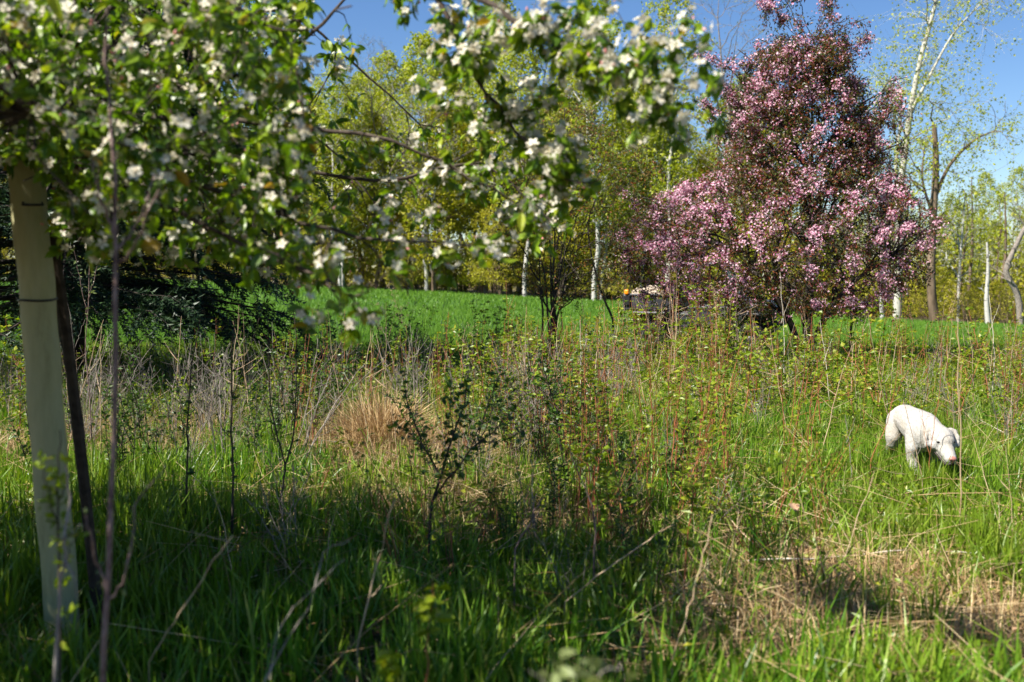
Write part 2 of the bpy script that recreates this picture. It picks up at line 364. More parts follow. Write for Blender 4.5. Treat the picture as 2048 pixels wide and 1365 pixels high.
# ------------------------------------------------------------------ the land
def sheet(name, xs, ys, m, dz=0., mask=None):
    X, Y = np.meshgrid(xs, ys); Z = terrain(X, Y)+dz
    V = np.stack([X, Y, Z], -1).reshape(-1, 3); nx = len(xs); i = np.arange(len(ys)-1)[:, None]; j = np.arange(nx-1)[None]
    f = np.stack([i*nx+j, i*nx+j+1, (i+1)*nx+j+1, (i+1)*nx+j], -1).reshape(-1, 4)
    if mask is not None: f = f[mask(V[f].mean(1))]
    b = MB(); b.add(V, f, 0, True); o = b.build(name, m); o['kind'] = 'structure'; return o
xs = np.concatenate([[-900, -500, -250, -120], np.linspace(-70, 70, 141), [120, 250, 500, 900]])
ys = np.concatenate([[-200, -60, -20], np.linspace(-5, 100, 211), [130, 180, 260, 400, 900]])
sheet('meadow_ground', xs, ys, M['soil'])
def tree_line(x): return np.interp(x, [-80, -30, -5, 10, 18, 26, 60], [92, 84, 80, 72, 60, 54, 56])
sheet('field', np.linspace(-75, 65, 141), np.linspace(19.5, 95, 152), M['field_soil'], .012, lambda c: c[:, 1] < tree_line(c[:, 0])+1.5)
sheet('forest_floor', np.concatenate([[-500], np.linspace(-110, 110, 111), [500]]), np.concatenate([np.linspace(52, 100, 49), [150, 220, 400]]), M['forest_floor'], .02, lambda c: c[:, 1] > tree_line(c[:, 0])+1.5)

# ------------------------------------------------------------------ grass
def blades(mb, rng, pos, h, wd, lean, mat=0, segs=2, az=None):
    n = len(pos); az = rng.uniform(0, 2*np.pi, n) if az is None else az
    d = np.stack([np.cos(az), np.sin(az), np.zeros(n)], -1); fa = rng.uniform(0, 2*np.pi, n)
    px = np.stack([np.cos(fa), np.sin(fa), np.zeros(n)], -1)
    ts = np.linspace(0, 1, segs+1); Vs = []
    for k, t in enumerate(ts):
        up = h*t*(1-.35*np.minimum(lean, 1.6)*t); out = h*lean*t**1.7
        c = pos+np.array([0, 0, 1.])*np.maximum(up, .01)[:, None]+d*out[:, None]
        ww = wd*(1-.35*t) if k < segs else None
        if k < segs: Vs += [c-px*ww[:, None]/2, c+px*ww[:, None]/2]
        else: Vs.append(c)
    V = np.stack(Vs, 1); k = V.shape[1]; o = (np.arange(n)*k)[:, None]
    base = mb.n; mb.V.append(V.reshape(-1, 3)); mb.n += n*k
    for q in range(segs-1):
        f = o+np.array([[2*q, 2*q+1, 2*q+3, 2*q+2]]); mb.F.append(f+base); mb.M.append(np.full(n, mat)); mb.S.append(np.zeros(n, bool))
    f = o+np.array([[2*segs-2, 2*segs-1, 2*segs]]); mb.F.append(f+base); mb.M.append(np.full(n, mat)); mb.S.append(np.zeros(n, bool))
def wedge(rng, n, y0, y1, pad=1.2, pw=1.0):
    y = y0+(y1-y0)*rng.random(n)**pw; hw = .56*y+pad; x = rng.uniform(-1, 1, n)*hw; return x, y
def wedge_uniform(rng, n, y0, y1, pad=1.2):
    x, y = wedge(rng, int(n*2.2), y0, y1, pad); k = rng.random(len(x)) < (.56*y+pad)/(.56*y1+pad); return x[k][:n], y[k][:n]
DRY = [(1720, 1195, .45, 1.2), (1600, 1290, .4, 1.0), (760, 900, .95, 1.5), (900, 930, .9, .9), (1080, 905, .7, .6), (1640, 1240, .42, 1.7), (1860, 1240, .6, 1.0), (1780, 1300, .5, .9), (1150, 800, 1.6, 1.0), (1330, 1080, .7, .8),
       (300, 900, 1.3, .6), (60, 900, 1.2, .6), (700, 1010, 1.0, .6), (1000, 1010, .9, .5), (1230, 800, 1.8, .5), (1400, 1190, .4, .5), (1950, 960, .9, .35), (450, 880, 1.2, .5)]
def dryness(x, y):
    v = np.zeros_like(x)
    for px, py, r, wt in DRY:
        Y = EYE*math.cos(PITCH)*F/(py-550); c = at(px, py, Y)
        v = v+wt*np.exp(-(((x-c[0])**2+(y-c[1])**2)/(r*r)))
    return v*np.clip(2.1*vnoise(x, y, .45, 71)-.25, .3, 1.25)
def build_grass():
    rng = R_(5); mb = MB()
    # near meadow, in tufts
    tx, ty = wedge_uniform(rng, 14500, 2.4, 12.5)
    hmul = .35+.75*vnoise(tx, ty, 1.3, 3)+.65*vnoise(tx, ty, .35, 13); dr = dryness(tx, ty); gap = vnoise(tx, ty, .8, 9)
    keep = rng.random(len(tx)) < np.clip(1.05-.62*dr-.6*sstep(.46, .30, gap), .10, 1); tx, ty, hmul, dr = tx[keep], ty[keep], hmul[keep], dr[keep]
    k = 10; x = np.repeat(tx, k)+rng.normal(0, .05, len(tx)*k); y = np.repeat(ty, k)+rng.normal(0, .05, len(tx)*k)
    h = np.repeat(.28*hmul*np.clip(1-.35*dr, .5, 1), k)*rng.uniform(.45, 1.35, len(x)); ln = np.abs(rng.normal(.28, .25, len(x)))
    P = np.stack([x, y, terrain(x, y)-.01], -1)
    wd_ = rng.uniform(.007, .017, len(x)); nr = y < 6.5
    blades(mb, rng, P[nr], h[nr], wd_[nr], ln[nr], 0, 3); blades(mb, rng, P[~nr], h[~nr], wd_[~nr], ln[~nr], 0, 2)
    x, y = wedge_uniform(rng, 900, 3, 13); k = 9; x = np.repeat(x, k)+rng.normal(0, .03, len(x)*k); y = np.repeat(y, k)+rng.normal(0, .03, len(y)*k)
    blades(mb, rng, np.stack([x, y, terrain(x, y)-.01], -1), rng.uniform(.22, .46, len(x)), rng.uniform(.009, .015, len(x)), np.abs(rng.normal(.4, .3, len(x))), 0, 3)
    c = ground(1838, 8.1); n = 1500; x = c[0]+rng.normal(0, .42, n); y = c[1]-.12+rng.normal(0, .40, n)      # longer grass where the dog walks
    blades(mb, rng, np.stack([x, y, terrain(x, y)-.01], -1), rng.uniform(.16, .34, n), rng.uniform(.006, .012, n), np.abs(rng.normal(.25, .2, n)), 0, 2)
    stuff(mb, 'meadow_grass', [M['grass']], 'lush green meadow grass around the dog and under the apple tree', 'grass')
    mb = MB(); x, y = wedge_uniform(rng, 80000, 12, 22.5, 2)
    keep = rng.random(len(x)) < np.clip(.9-.4*dryness(x, y), .2, 1); x, y = x[keep], y[keep]
    h = .32*rng.uniform(.5, 1.5, len(x))*(.7+.6*vnoise(x, y, 1.6, 4))
    blades(mb, rng, np.stack([x, y, terrain(x, y)-.01], -1), h, rng.uniform(.007, .013, len(x)), np.abs(rng.normal(.25, .2, len(x))), 0, 2)
    stuff(mb, 'rough_grass', [M['grass']], 'rough green grass below the brambles at the field edge', 'grass')
    mb = MB()
    for y0, y1, n, wd, hh in ((20.5, 30, 90000, .013, .21), (30, 48, 80000, .024, .22), (48, 92, 70000, .045, .24)):
        x, y = wedge_uniform(rng, n, y0, y1, 3); keep = y < tree_line(x)+1; x, y = x[keep], y[keep]
        h = hh*rng.uniform(.6, 1.25, len(x))*(.8+.4*vnoise(x, y, 3, 8))
        blades(mb, rng, np.stack([x, y, terrain(x, y)], -1), h, wd*1.25*rng.uniform(.7, 1.3, len(x)), np.abs(rng.normal(.3, .25, len(x))), 0, 1)
    stuff(mb, 'field_grass', [M['field']], 'even bright green crop grass filling the open field', 'grass')
    # last year's straw: upright wisps and matted thatch
    mb = MB(); x, y = wedge_uniform(rng, 190000, 2.4, 16)
    dr = dryness(x, y); nz = vnoise(x, y, .9, 21)
    keep = rng.random(len(x)) < np.clip(.15+.12*(nz > .55)+.45*sstep(.46, .30, vnoise(x, y, .8, 9))+.8*np.clip(dr, 0, 1), 0, 1); x, y, dr = x[keep], y[keep], dr[keep]
    ln = np.where(rng.random(len(x)) < .6, rng.uniform(.9, 2.4, len(x)), np.abs(rng.normal(.35, .3, len(x))))
    h = rng.uniform(.10, .30, len(x))*(.7+.5*np.clip(dr, 0, 1.2)); z = terrain(x, y)+rng.random(len(x))*.05*np.clip(dr, .3, 1.3)
    blades(mb, rng, np.stack([x, y, z], -1), h, rng.uniform(.0025, .0055, len(x)), ln, 0, 2)
    c = ground(765, 9.4)                                    # the big straw tussock
    n = 2300; rr = np.abs(rng.normal(0, .25, n)); a = rng.uniform(0, 2*np.pi, n)
    x, y = c[0]+rr*np.cos(a)*1.25, c[1]+rr*np.sin(a); h = rng.uniform(.15, .75, n)*np.exp(-(rr/.6)**2)+.08
    blades(mb, rng, np.stack([x, y, terrain(x, y)], -1), h, rng.uniform(.004, .009, n), np.abs(rng.normal(.55, .55, n)), 0, 3, a+rng.normal(0, 1.1, n))
    x, y = wedge_uniform(rng, 10000, 11, 20, 2); h = rng.uniform(.2, .5, len(x)); nz = vnoise(x, y, 1.4, 31); keep = nz > .42; x, y, h = x[keep], y[keep], h[keep]
    blades(mb, rng, np.stack([x, y, terrain(x, y)], -1), h, rng.uniform(.003, .008, len(x)), np.abs(rng.normal(.45, .4, len(x))), 0, 2)
    x, y = wedge_uniform(rng, 6500, 2.8, 15, 1.5); n = len(x); a = rng.uniform(0, 2*np.pi, n); L = rng.uniform(.2, .8, n); el = np.abs(rng.normal(.12, .22, n))
    A = np.stack([x, y, terrain(x, y)+rng.uniform(.02, .16, n)], -1); D = np.stack([np.cos(a)*np.cos(el), np.sin(a)*np.cos(el), np.sin(el)], -1); B = A+D*L[:, None]; mid = (A+B)/2+rng.normal(0, .03, (n, 3))
    mb.tubes(bez(A, mid, B, 3), rng.uniform(.0014, .0034, n)[:, None]*np.linspace(1, .5, 3)[None], 3, 0)
    stuff(mb, 'dry_grass', [M['straw']], 'tan dead grass and matted straw lying through the meadow', 'dry grass')
    # low broad-leaved ground cover
    mb = MB(); x, y = wedge_uniform(rng, 22000, 2.6, 20, 1.5); nz = vnoise(x, y, 1.1, 41); pr = np.where(y > 10.5, .9, .5)
    keep = (nz > .40) & (rng.random(len(x)) < pr); x, y = x[keep], y[keep]; k = 4
    hz = np.where(y > 11, rng.uniform(.03, .36, len(x)), rng.uniform(.03, .16, len(x)))
    X = np.repeat(x, k)+rng.normal(0, .05, len(x)*k); Y = np.repeat(y, k)+rng.normal(0, .05, len(x)*k); Z = np.repeat(hz, k)+rng.normal(0, .03, len(X))+terrain(X, Y)
    d = rand_dirs(rng, len(X)); d[:, 2] = np.abs(d[:, 2])*.5
    leaves(mb, rng, np.stack([X, Y, np.maximum(Z, terrain(X, Y)+.015)], -1), d, .052, .032, 0, LEAF2, .7)
    stuff(mb, 'ground_cover', [M['bramble_leaf']], 'low leafy weeds growing through the grass', 'weeds')
build_grass()

# ------------------------------------------------------------------ woodland behind the field
def env_targets(rng, n, H, h0, h1, rfun, inner=.35, pw=.6):
    h = rng.uniform(h0, h1, n); a = rng.uniform(0, 2*np.pi, n); r = rfun(h)*(inner+(1-inner)*rng.random(n)**pw)
    return np.stack([r*np.cos(a), r*np.sin(a), h*H], -1)
def forest_tree(name, seed, H, kind, lean=(0, 0), label='', group=None, cat='tree', r=None, nleaf=1.0):
    rng = R_(seed); sk = Skel(rng); n = 12; t = np.linspace(0, 1, n)
    wx = np.cumsum(rng.normal(0, .012, n))*H; wy = np.cumsum(rng.normal(0, .012, n))*H; wx[:2] = 0; wy[:2] = 0
    path = np.stack([wx+lean[0]*t**1.5*H, wy+lean[1]*t**1.5*H, t*H*.97-.1], -1); r = r or H*.0085
    sk.stem(path, r*(1.15-t*1.08).clip(.08), 8)
    def shift(T):
        f = np.clip(T[:, 2]/H, 0, 1)
        T[:, 0] += np.interp(f, t, path[:, 0]); T[:, 1] += np.interp(f, t, path[:, 1]); return T
    prof = {'aspen': lambda h: H*.15*np.sin(np.pi*np.clip((h-.28)/.76, 0.02, .98))**.7,
            'birch': lambda h: H*.19*np.sin(np.pi*np.clip((h-.2)/.85, 0.02, .98))**.7,
            'broad': lambda h: H*.24*np.sin(np.pi*np.clip((h-.12)/.92, 0.02, .98))**.6,
            'bare': lambda h: H*.20*np.sin(np.pi*np.clip((h-.35)/.72, 0.02, .98))**.6}[kind]
    lo = {'aspen': .32, 'birch': .26, 'broad': .18, 'bare': .45}[kind]
    n1, n2, n3 = {'aspen': (26, 130, 420), 'birch': (26, 130, 420), 'broad': (30, 170, 560), 'bare': (24, 150, 700)}[kind]
    sk.grow(shift(env_targets(rng, n1, H, lo, 1.0, prof, .6)), 1, 7, r*.32, .012, 5, .3, 1.1, 1.2, .3, .02, zmin=H*lo*.6)
    sk.grow(shift(env_targets(rng, n2, H, lo, 1.03, prof, .3)), 2, 5, .022, .008, 3, .6, .7, .4)
    P3 = sk.grow(shift(env_targets(rng, n3, H, lo, 1.04, prof, .2)), 3, 4, .012, .006, 3, .6, .4, .2)
    bark = {'aspen': 'aspen_bark', 'birch': 'birch_bark', 'broad': 'brown_bark', 'bare': 'grey_twig'}[kind]
    mt = MB(); mc = MB()
    for k, (P, R, sd) in enumerate(sk.t): (mt if k < 3 and kind != 'bare' or k < 2 else mc).tubes(P, R, sd, 0)
    nl = int({'aspen': 5200, 'birch': 6200, 'broad': 8000, 'bare': 900}[kind]*nleaf)
    i = rng.integers(0, len(P3), nl); q = rng.integers(1, 4, nl); pos = P3[i, q]+rng.normal(0, .16, (nl, 3)); d = rand_dirs(rng, nl); d[:, 2] -= .3
    lm = {'aspen': 'far_leaf', 'birch': 'far_leaf', 'broad': 'far_leaf_olive', 'bare': 'pale_leaf'}[kind]
    leaves(mc, rng, pos, d, .17 if kind != 'bare' else .09, .135 if kind != 'bare' else .05, 1, LEAF2, 2.5)
    root = thing(name, label, cat, (0, 0, 0), group)
    mt.build('trunk', [M[bark]], root); mc.build('crown', [M[bark], M[lm]], root); return root
GW = 'trees of the wood beyond the field'
protos = {}
specs = [('aspen', 1, 19), ('aspen', 2, 17), ('birch', 3, 16), ('birch', 4, 14), ('broad', 5, 13), ('broad', 6, 11), ('bare', 7, 18), ('bare', 8, 15), ('aspen', 9, 15)]
LBL = {'aspen': 'slender pale-trunked aspen with thin new leaves in the far wood', 'birch': 'white-barked birch in fresh leaf in the far wood',
       'broad': 'olive-leaved bushy tree in the far wood', 'bare': 'bare grey tree still without leaves in the far wood'}
def wood_spot(px, dback): # a spot dback metres behind the tree line
    Y = 70.
    for _ in range(8):
        x = (px-1024)/F*Y; Y = float(tree_line(x))+dback
    x = (px-1024)/F*Y; return (x, Y, float(terrain(x, Y)))
def wzone(loc):
    px = 1024+F*loc[0]/loc[1]
    for lim, nm in ((330, 'behind the spruce trunk'), (640, 'behind the spruce boughs'), (830, 'below the broad bare crown'), (1000, 'left of the rusty shrub'), (1230, 'behind the rusty shrub'), (1480, 'behind the buggy'), (1740, 'behind the crabapple'), (1890, 'round the forked aspen')):
        if px < lim: return nm
    return 'right of the snapped trunk'
NAMES = {'aspen': 'aspen_tree', 'birch': 'birch_tree', 'broad': 'leafy_tree', 'bare': 'bare_tree'}
used = {}
def plant_tree(spec, loc, rz, s, label=None, group=GW):
    kind, seed, H = spec
    if label is None: label = LBL[kind]+' '+wzone(loc); group = label
    if seed not in protos:
        protos[seed] = forest_tree(NAMES[kind], seed, H, kind, label=label or LBL[kind], group=group)
        o = protos[seed]; o.location = loc; o.rotation_euler = (0, 0, rz); o.scale = (s,)*3; return o
    return copy_tree(protos[seed], label or LBL[kind], loc, rz, s, group)
rng = R_(77)
# trees that stand out, placed one by one: (spec index, photo x, metres behind the tree line, scale, label)
for si, px, db, s, lb in [
        (6, 790, 3, 1.12, 'broad bare-crowned tree rising above the wood between the apple boughs'),
        (2, 686, 1, 1.0, 'birch with a white trunk left of the bare-crowned tree at the wood edge'),
        (7, 868, 2, 1.12, 'bare grey many-forked tree right of the broad bare crown'),
        (4, 1120, 2, 1.28, 'dense yellow-green tree behind the rusty-leaved shrub'),
        (0, 1335, 0, 1.18, 'tall thin-leaved aspen reaching the top of the picture left of the pink crabapple'),
        (8, 1262, 3, 1.05, 'aspen just left of the tall thin-leaved aspen'),
        (6, 1492, 4, 1.22, 'tall bare tree whose tip shows behind the pink crabapple crown')]:
    plant_tree(specs[si], wood_spot(px, db), rng.uniform(0, 6.28), s, lb)
for px in np.arange(560, 1560, 26):
    px = px+rng.uniform(-12, 12); plant_tree(specs[rng.choice([2, 3, 4, 5, 5, 7, 8, 1, 3])], wood_spot(px, rng.uniform(0, 14)), rng.uniform(0, 6.28), rng.uniform(1.05, 1.5) if px < 1290 else rng.uniform(.8, 1.1))
for px in np.arange(-80, 560, 60):
    plant_tree(specs[rng.choice([1, 2, 3, 4, 5, 8])], wood_spot(px+rng.uniform(-25, 25), rng.uniform(0, 10)), rng.uniform(0, 6.28), rng.uniform(.7, 1.0))
for px in np.arange(1590, 2180, 22):
    plant_tree(specs[rng.choice([2, 3, 7, 7, 6, 7, 8])], wood_spot(px+rng.uniform(-10, 10), rng.uniform(8, 26)), rng.uniform(0, 6.28), rng.uniform(.42, .68))

def px_tree(name, label, cat, base, paths, radii, bark, n1, n2, n3, spread, nleaf, leafmat, leaf=.13, sides=8):
    """a tree whose stems follow given paths (world), with limbs and leaves round their upper part"""
    rng = R_(abs(hash(name+str(nleaf))) % 1000 if False else int(base[0]*100) % 997+7); sk = Skel(rng)
    for p, r in zip(paths, radii):
        q = smooth_path(p, 16); sk.stem(q, np.interp(np.linspace(0, 1, 16), [0, 1], r), sides)
    top = sk.P; z0 = np.percentile(top[:, 2], 32); up = top[top[:, 2] > z0]
    def tg(n, s):
        b = up[rng.integers(0, len(up), n)]; d = rng.normal(size=(n, 3))*s; d[:, 2] = np.abs(d[:, 2])*.7-.15*s; return b+d
    sk.grow(tg(n1, spread), 1, 7, .034, .010, 5, .3, .8, .8)
    sk.grow(tg(n2, spread*1.1), 2, 5, .016, .006, 3, .6, .4, .3)
    P3 = sk.grow(tg(n3, spread*1.15), 3, 4, .009, .004, 3, .6)
    root = thing(name, label, cat, tuple(base)); mt = MB(); mc = MB()
    for k, (P, R, sd) in enumerate(sk.t): (mt if k < len(paths)+1 else mc).tubes(P, R, sd, 0)
    if nleaf:
        i = rng.integers(0, len(P3), nleaf); q = rng.integers(1, 4, nleaf); pos = P3[i, q]+rng.normal(0, .12, (nleaf, 3)); d = rand_dirs(rng, nleaf); d[:, 2] -= .3
        leaves(mc, rng, pos, d, leaf, leaf*.8, 1, LEAF2, 2.5)
    mt.build('trunk', [M[bark]], root, base); mc.build('crown', [M[bark], M[leafmat]], root, base)
    return root
def wpath(lst, Y): return [at(x, y, Y) for x, y in lst]
b = ground(1792, 56); px_tree('aspen_tree', 'tall forked aspen with a pale leaning trunk right of the pink crabapple', 'tree', b,
    [[b]+wpath([(1798, 520), (1800, 400), (1815, 260), (1838, 130), (1868, 20), (1890, -80), (1905, -170)], 56), [at(1797, 440, 56)]+wpath([(1792, 330), (1803, 220), (1798, 160)], 56.4), [at(1822, 225, 56)]+wpath([(1850, 170), (1905, 70), (1960, 10)], 55.5)],
    [(.24, .05), (.13, .03), (.11, .03)], 'aspen_bark', 34, 220, 800, 1.6, 4600, 'far_leaf', .13)
b = ground(1868, 54); px_tree('broken_trunk_tree', 'dark brown trunk with a snapped top and wispy green side boughs', 'tree', b,
    [[b]+wpath([(1862, 560), (1866, 440), (1872, 330), (1868, 250)], 54), [at(1868, 400, 54)]+wpath([(1900, 330), (1950, 280), (1990, 262)], 54), [at(1868, 440, 54)]+wpath([(1845, 360), (1850, 290)], 53.5)],
    [(.27, .13), (.12, .03), (.09, .03)], 'brown_bark', 24, 160, 600, 1.35, 3200, 'far_leaf', .12)
b = ground(1975, 52); px_tree('birch_snag', 'dead white birch snag with a broken top near the right edge', 'dead tree', b,
    [[b]+wpath([(1973, 600), (1976, 540), (1974, 485)], 52)], [(.15, .05)], 'birch_bark', 4, 4, 6, .4, 0, 'far_leaf')
b = ground(2040, 50); px_tree('twisted_dead_tree', 'twisted dead grey trunk bending at the right edge of the picture', 'dead tree', b,
    [[b]+wpath([(2035, 590), (2012, 545), (2028, 500), (2050, 455), (2075, 400)], 50)], [(.17, .09)], 'grey_twig', 8, 20, 50, .9, 0, 'far_leaf')
b = ground(1915, 58); px_tree('thin_birch', 'thin birch between the snapped trunk and the white snag', 'tree', b,
    [[b]+wpath([(1918, 560), (1925, 460), (1930, 390)], 58)], [(.10, .03)], 'birch_bark', 18, 90, 360, 1.1, 1600, 'far_leaf', .11)
b = ground(1763, 57); px_tree('thin_birch', 'grey-white birch stem just right of the steel post', 'tree', b,
    [[b]+wpath([(1762, 560), (1768, 470), (1772, 400)], 57)], [(.13, .04)], 'birch_bark', 14, 70, 260, .9, 1000, 'far_leaf', .11)

# thicket along the wood edge and the depth of the wood behind
def bush(name, seed, H, W, label, group, leafm, nleaf, stems=9, leaf=.09, bark='brown_bark'):
    rng = R_(seed); sk = Skel(rng)
    for k in range(stems):
        a = rng.uniform(0, 6.28); tip = np.array([math.cos(a)*W*rng.uniform(.2, .6), math.sin(a)*W*rng.uniform(.2, .6), H*rng.uniform(.6, .95)])
        p = bez(np.array([[math.cos(a)*.12, math.sin(a)*.12, -.05]]), np.array([[tip[0]*.3, tip[1]*.3, tip[2]*.6]]), tip[None], 8)[0]; sk.stem(p, np.linspace(.028, .010, 8)*max(1, H/3), 5)
    g = lambda n: env_targets(rng, n, H, .18, 1.04, lambda h: W*np.sin(np.pi*np.clip(h*.85+.1, .03, .97))**.6, .2)
    sk.grow(g(60), 1, 5, .014, .007, 3, .5, .7, .4); P3 = sk.grow(g(220), 2, 4, .009, .005, 3, .5, .4, .2)
    root = thing(name, label, 'bush', (0, 0, 0), group); mt = MB(); mc = MB(); sk.tubes(mt)
    i = rng.integers(0, len(P3), nleaf); q = rng.integers(1, 4, nleaf); pos = P3[i, q]+rng.normal(0, .10, (nleaf, 3)); d = rand_dirs(rng, nleaf)
    leaves(mc, rng, pos, d, leaf, leaf*.75, 0, LEAF2, 2.5); mt.build('stems', [M[bark]], root); mc.build('foliage', [M[leafm]], root); return root
GB = 'bushes along the wood edge'
bl = ['yellow-green bush leafing out along the wood edge', 'olive twiggy bush along the wood edge', 'pale twiggy bush with little leaf along the wood edge']
bp = [bush('edge_bush', 101, 4.2, 2.2, bl[0], GB, 'far_leaf', 3200, leaf=.13), bush('edge_bush', 102, 5.5, 2.2, bl[1], GB, 'far_leaf_olive', 3000, leaf=.13), bush('edge_bush', 103, 3.4, 1.9, bl[2], GB, 'far_leaf_olive', 900, leaf=.11)]
for k in range(3): bp[k].location = wood_spot((600, 1000, 1250)[k], 1.0); bp[k]['label'] = bp[k]['group'] = bl[k]+' '+wzone(bp[k].location)
for px in np.arange(-100, 1600, 24):
    k = int(rng.choice([0, 1, 1, 2])); sp_ = wood_spot(px+rng.uniform(-14, 14), rng.uniform(.3, 9)); copy_tree(bp[k], bl[k]+' '+wzone(sp_), sp_, rng.uniform(0, 6.28), rng.uniform(.6, 1.25), bl[k]+' '+wzone(sp_))
for px in np.arange(1600, 2200, 20):
    k = int(rng.choice([0, 1, 2, 2])); sp_ = wood_spot(px+rng.uniform(-14, 14), rng.uniform(.3, 12)); copy_tree(bp[k], bl[k]+' '+wzone(sp_), sp_, rng.uniform(0, 6.28), rng.uniform(.35, .7), bl[k]+' '+wzone(sp_))
def deep_wood():
    rng = R_(55); mb = MB(); n = 520
    px = rng.uniform(-300, 2350, n); db = rng.uniform(10, 60, n)
    S = np.array([wood_spot(a, d) for a, d in zip(px, db)]); right = px > 1580
    H = np.where(right, rng.uniform(6, 10.5, n), rng.uniform(10, 16, n)); t = np.linspace(0, 1, 5)
    P = S[:, None]+np.stack([np.zeros((n, 5)), np.zeros((n, 5)), H[:, None]*t[None]], -1)
    P[:, :, :2] += np.cumsum(rng.normal(0, .16, (n, 5, 2)), 1); P[:, 0] = S
    mb.tubes(P, rng.uniform(.07, .17, n)[:, None]*(1.05-.85*t)[None], 5, 0)
    k = 9; i = np.repeat(np.arange(n), k); f = rng.uniform(.25, .98, n*k); a = S[i]+np.stack([np.zeros(n*k), np.zeros(n*k), H[i]*f], -1)
    q = rand_dirs(rng, n*k); q[:, 2] = np.abs(q[:, 2])*.8+.2; b2 = a+q*(H[i]*.16*(1.2-f))[:, None]; Pb = bez(a, (a+b2)/2-np.array([0, 0, .2]), b2, 4)
    mb.tubes(Pb, np.linspace(.03, .008, 4)[None].repeat(n*k, 0), 3, 0)
    nl = 52000; j = rng.integers(0, n*k, nl); q = rng.integers(1, 4, nl); pos = Pb[j, q]+rng.normal(0, .5, (nl, 3))
    leaves(mb, rng, pos, rand_dirs(rng, nl), .23, .185, 1, LEAF2, 2.5)
    nl = 66000; pxs = rng.uniform(-300, 2350, nl); xx = np.array([wood_spot(a, d) for a, d in zip(rng.uniform(-300, 2350, 700), rng.uniform(4, 40, 700))])
    c = xx[rng.integers(0, 700, nl)]; pos = c+np.stack([rng.normal(0, 1.1, nl), rng.normal(0, 1.1, nl), np.abs(rng.normal(0, 2.3, nl))+.1], -1)
    leaves(mb, rng, pos, rand_dirs(rng, nl), .24, .195, 2, LEAF2, 2.5)
    stuff(mb, 'deep_wood', [M['brown_bark'], M['far_leaf'], M['far_leaf_olive']], 'mass of thin trunks and spring leaves deep in the wood', 'wood')
deep_wood()

# ------------------------------------------------------------------ dark spruce on the left
def spruce():
    rng = R_(31); base = ground(140, 14.8); H = 14.0; mt = MB(); mn = MB()
    t = np.linspace(0, 1, 10); mt.tubes(np.stack([.04*np.sin(5*t), .03*np.cos(4*t), t*H-.1], -1), .19*(1-t)+.015, 10, 0)
    hs = np.sort(np.concatenate([rng.uniform(1.2, 7.6, 300), rng.uniform(7.6, H*.98, 70)])); n = len(hs); a = np.arange(n)*2.399+rng.normal(0, .4, n)
    L = (4.1*np.clip(1-hs/(H+.3), 0, 1)**.75+.2)*rng.uniform(.72, 1.08, n); m = 9; s = np.linspace(0, 1, m)
    out = np.stack([np.cos(a), np.sin(a)], -1); dr = rng.uniform(.7, 1.3, n)
    z = hs[:, None]+L[:, None]*(.10*s-.42*dr[:, None]*s**2+.24*s**3)
    P = np.concatenate([out[:, None]*(L[:, None]*s)[..., None], z[..., None]], -1)
    mt.tubes(P, (.012+.008*L)[:, None]*(1.05-s)[None], 5, 0)
    k = 16; i = np.repeat(np.arange(n), k); f = rng.uniform(.16, 1.0, n*k); idx = f*(m-1); i0 = np.clip(idx.astype(int), 0, m-2); fr = (idx-i0)[:, None]
    A = P[i, i0]*(1-fr)+P[i, i0+1]*fr; T = nrm(P[i, i0+1]-P[i, i0]); side = np.where(rng.random(n*k) < .5, 1, -1)
    S = nrm(np.stack([-T[:, 1], T[:, 0], np.zeros(n*k)], -1))*side[:, None]
    d = nrm(T*.75+S*rng.uniform(.3, 1, n*k)[:, None]+np.array([0, 0, -.28])+rng.normal(0, .12, (n*k, 3))); l = (L[i]*.26*(1.15-f)+.14)*rng.uniform(.7, 1.2, n*k)
    B = A+d*l[:, None]; B[:, 2] -= .12*l; Q = bez(A, A+d*l[:, None]*.5+np.array([0, 0, .03]), B, 4)
    mt.tubes(Q, np.linspace(.007, .003, 4)[None].repeat(n*k, 0), 3, 0)
    # needles: one spray template along +Y, dense with thin needles
    V = []; Fc = []; nn = 15
    for q in range(nn):
        y = (q+.5)/nn; a2 = q*2.4; ex, ez = math.cos(a2)*.20, math.sin(a2)*.15; n0 = len(V)
        V += [(-.025, y-.05, 0), (.025, y+.05, 0), (ex, y+.17, ez)]; Fc.append((n0, n0+1, n0+2))
    per = 5; j = np.repeat(np.arange(n*k), per); ft = np.tile(np.linspace(.1, .95, per), n*k)+rng.uniform(-.08, .08, n*k*per); idx = np.clip(ft*3, 0, 2.999); i0 = idx.astype(int); fr = (idx-i0)[:, None]
    pos = Q[j, i0]*(1-fr)+Q[j, i0+1]*fr; dd = nrm(Q[j, i0+1]-Q[j, i0]+rng.normal(0, .03, (len(j), 3)))
    X, Y, Z = frames(dd, nrm(np.array([0, 0, 1.])+.3*rng.normal(size=(len(j), 3)))); sl_ = (np.where(pos[:, 2] > 7.6, .38, .30)*rng.uniform(.8, 1.25, len(j)))[:, None]
    mn.scatter(V, np.array(Fc), pos, X*sl_, Y*sl_, Z*sl_, 0)
    root = thing('spruce_tree', 'dark drooping spruce behind the white apple blossom on the left', 'tree', tuple(base))
    mt.build('trunk', [M['spruce_bark']], root); mn.build('crown', [M['needle']], root)
spruce()

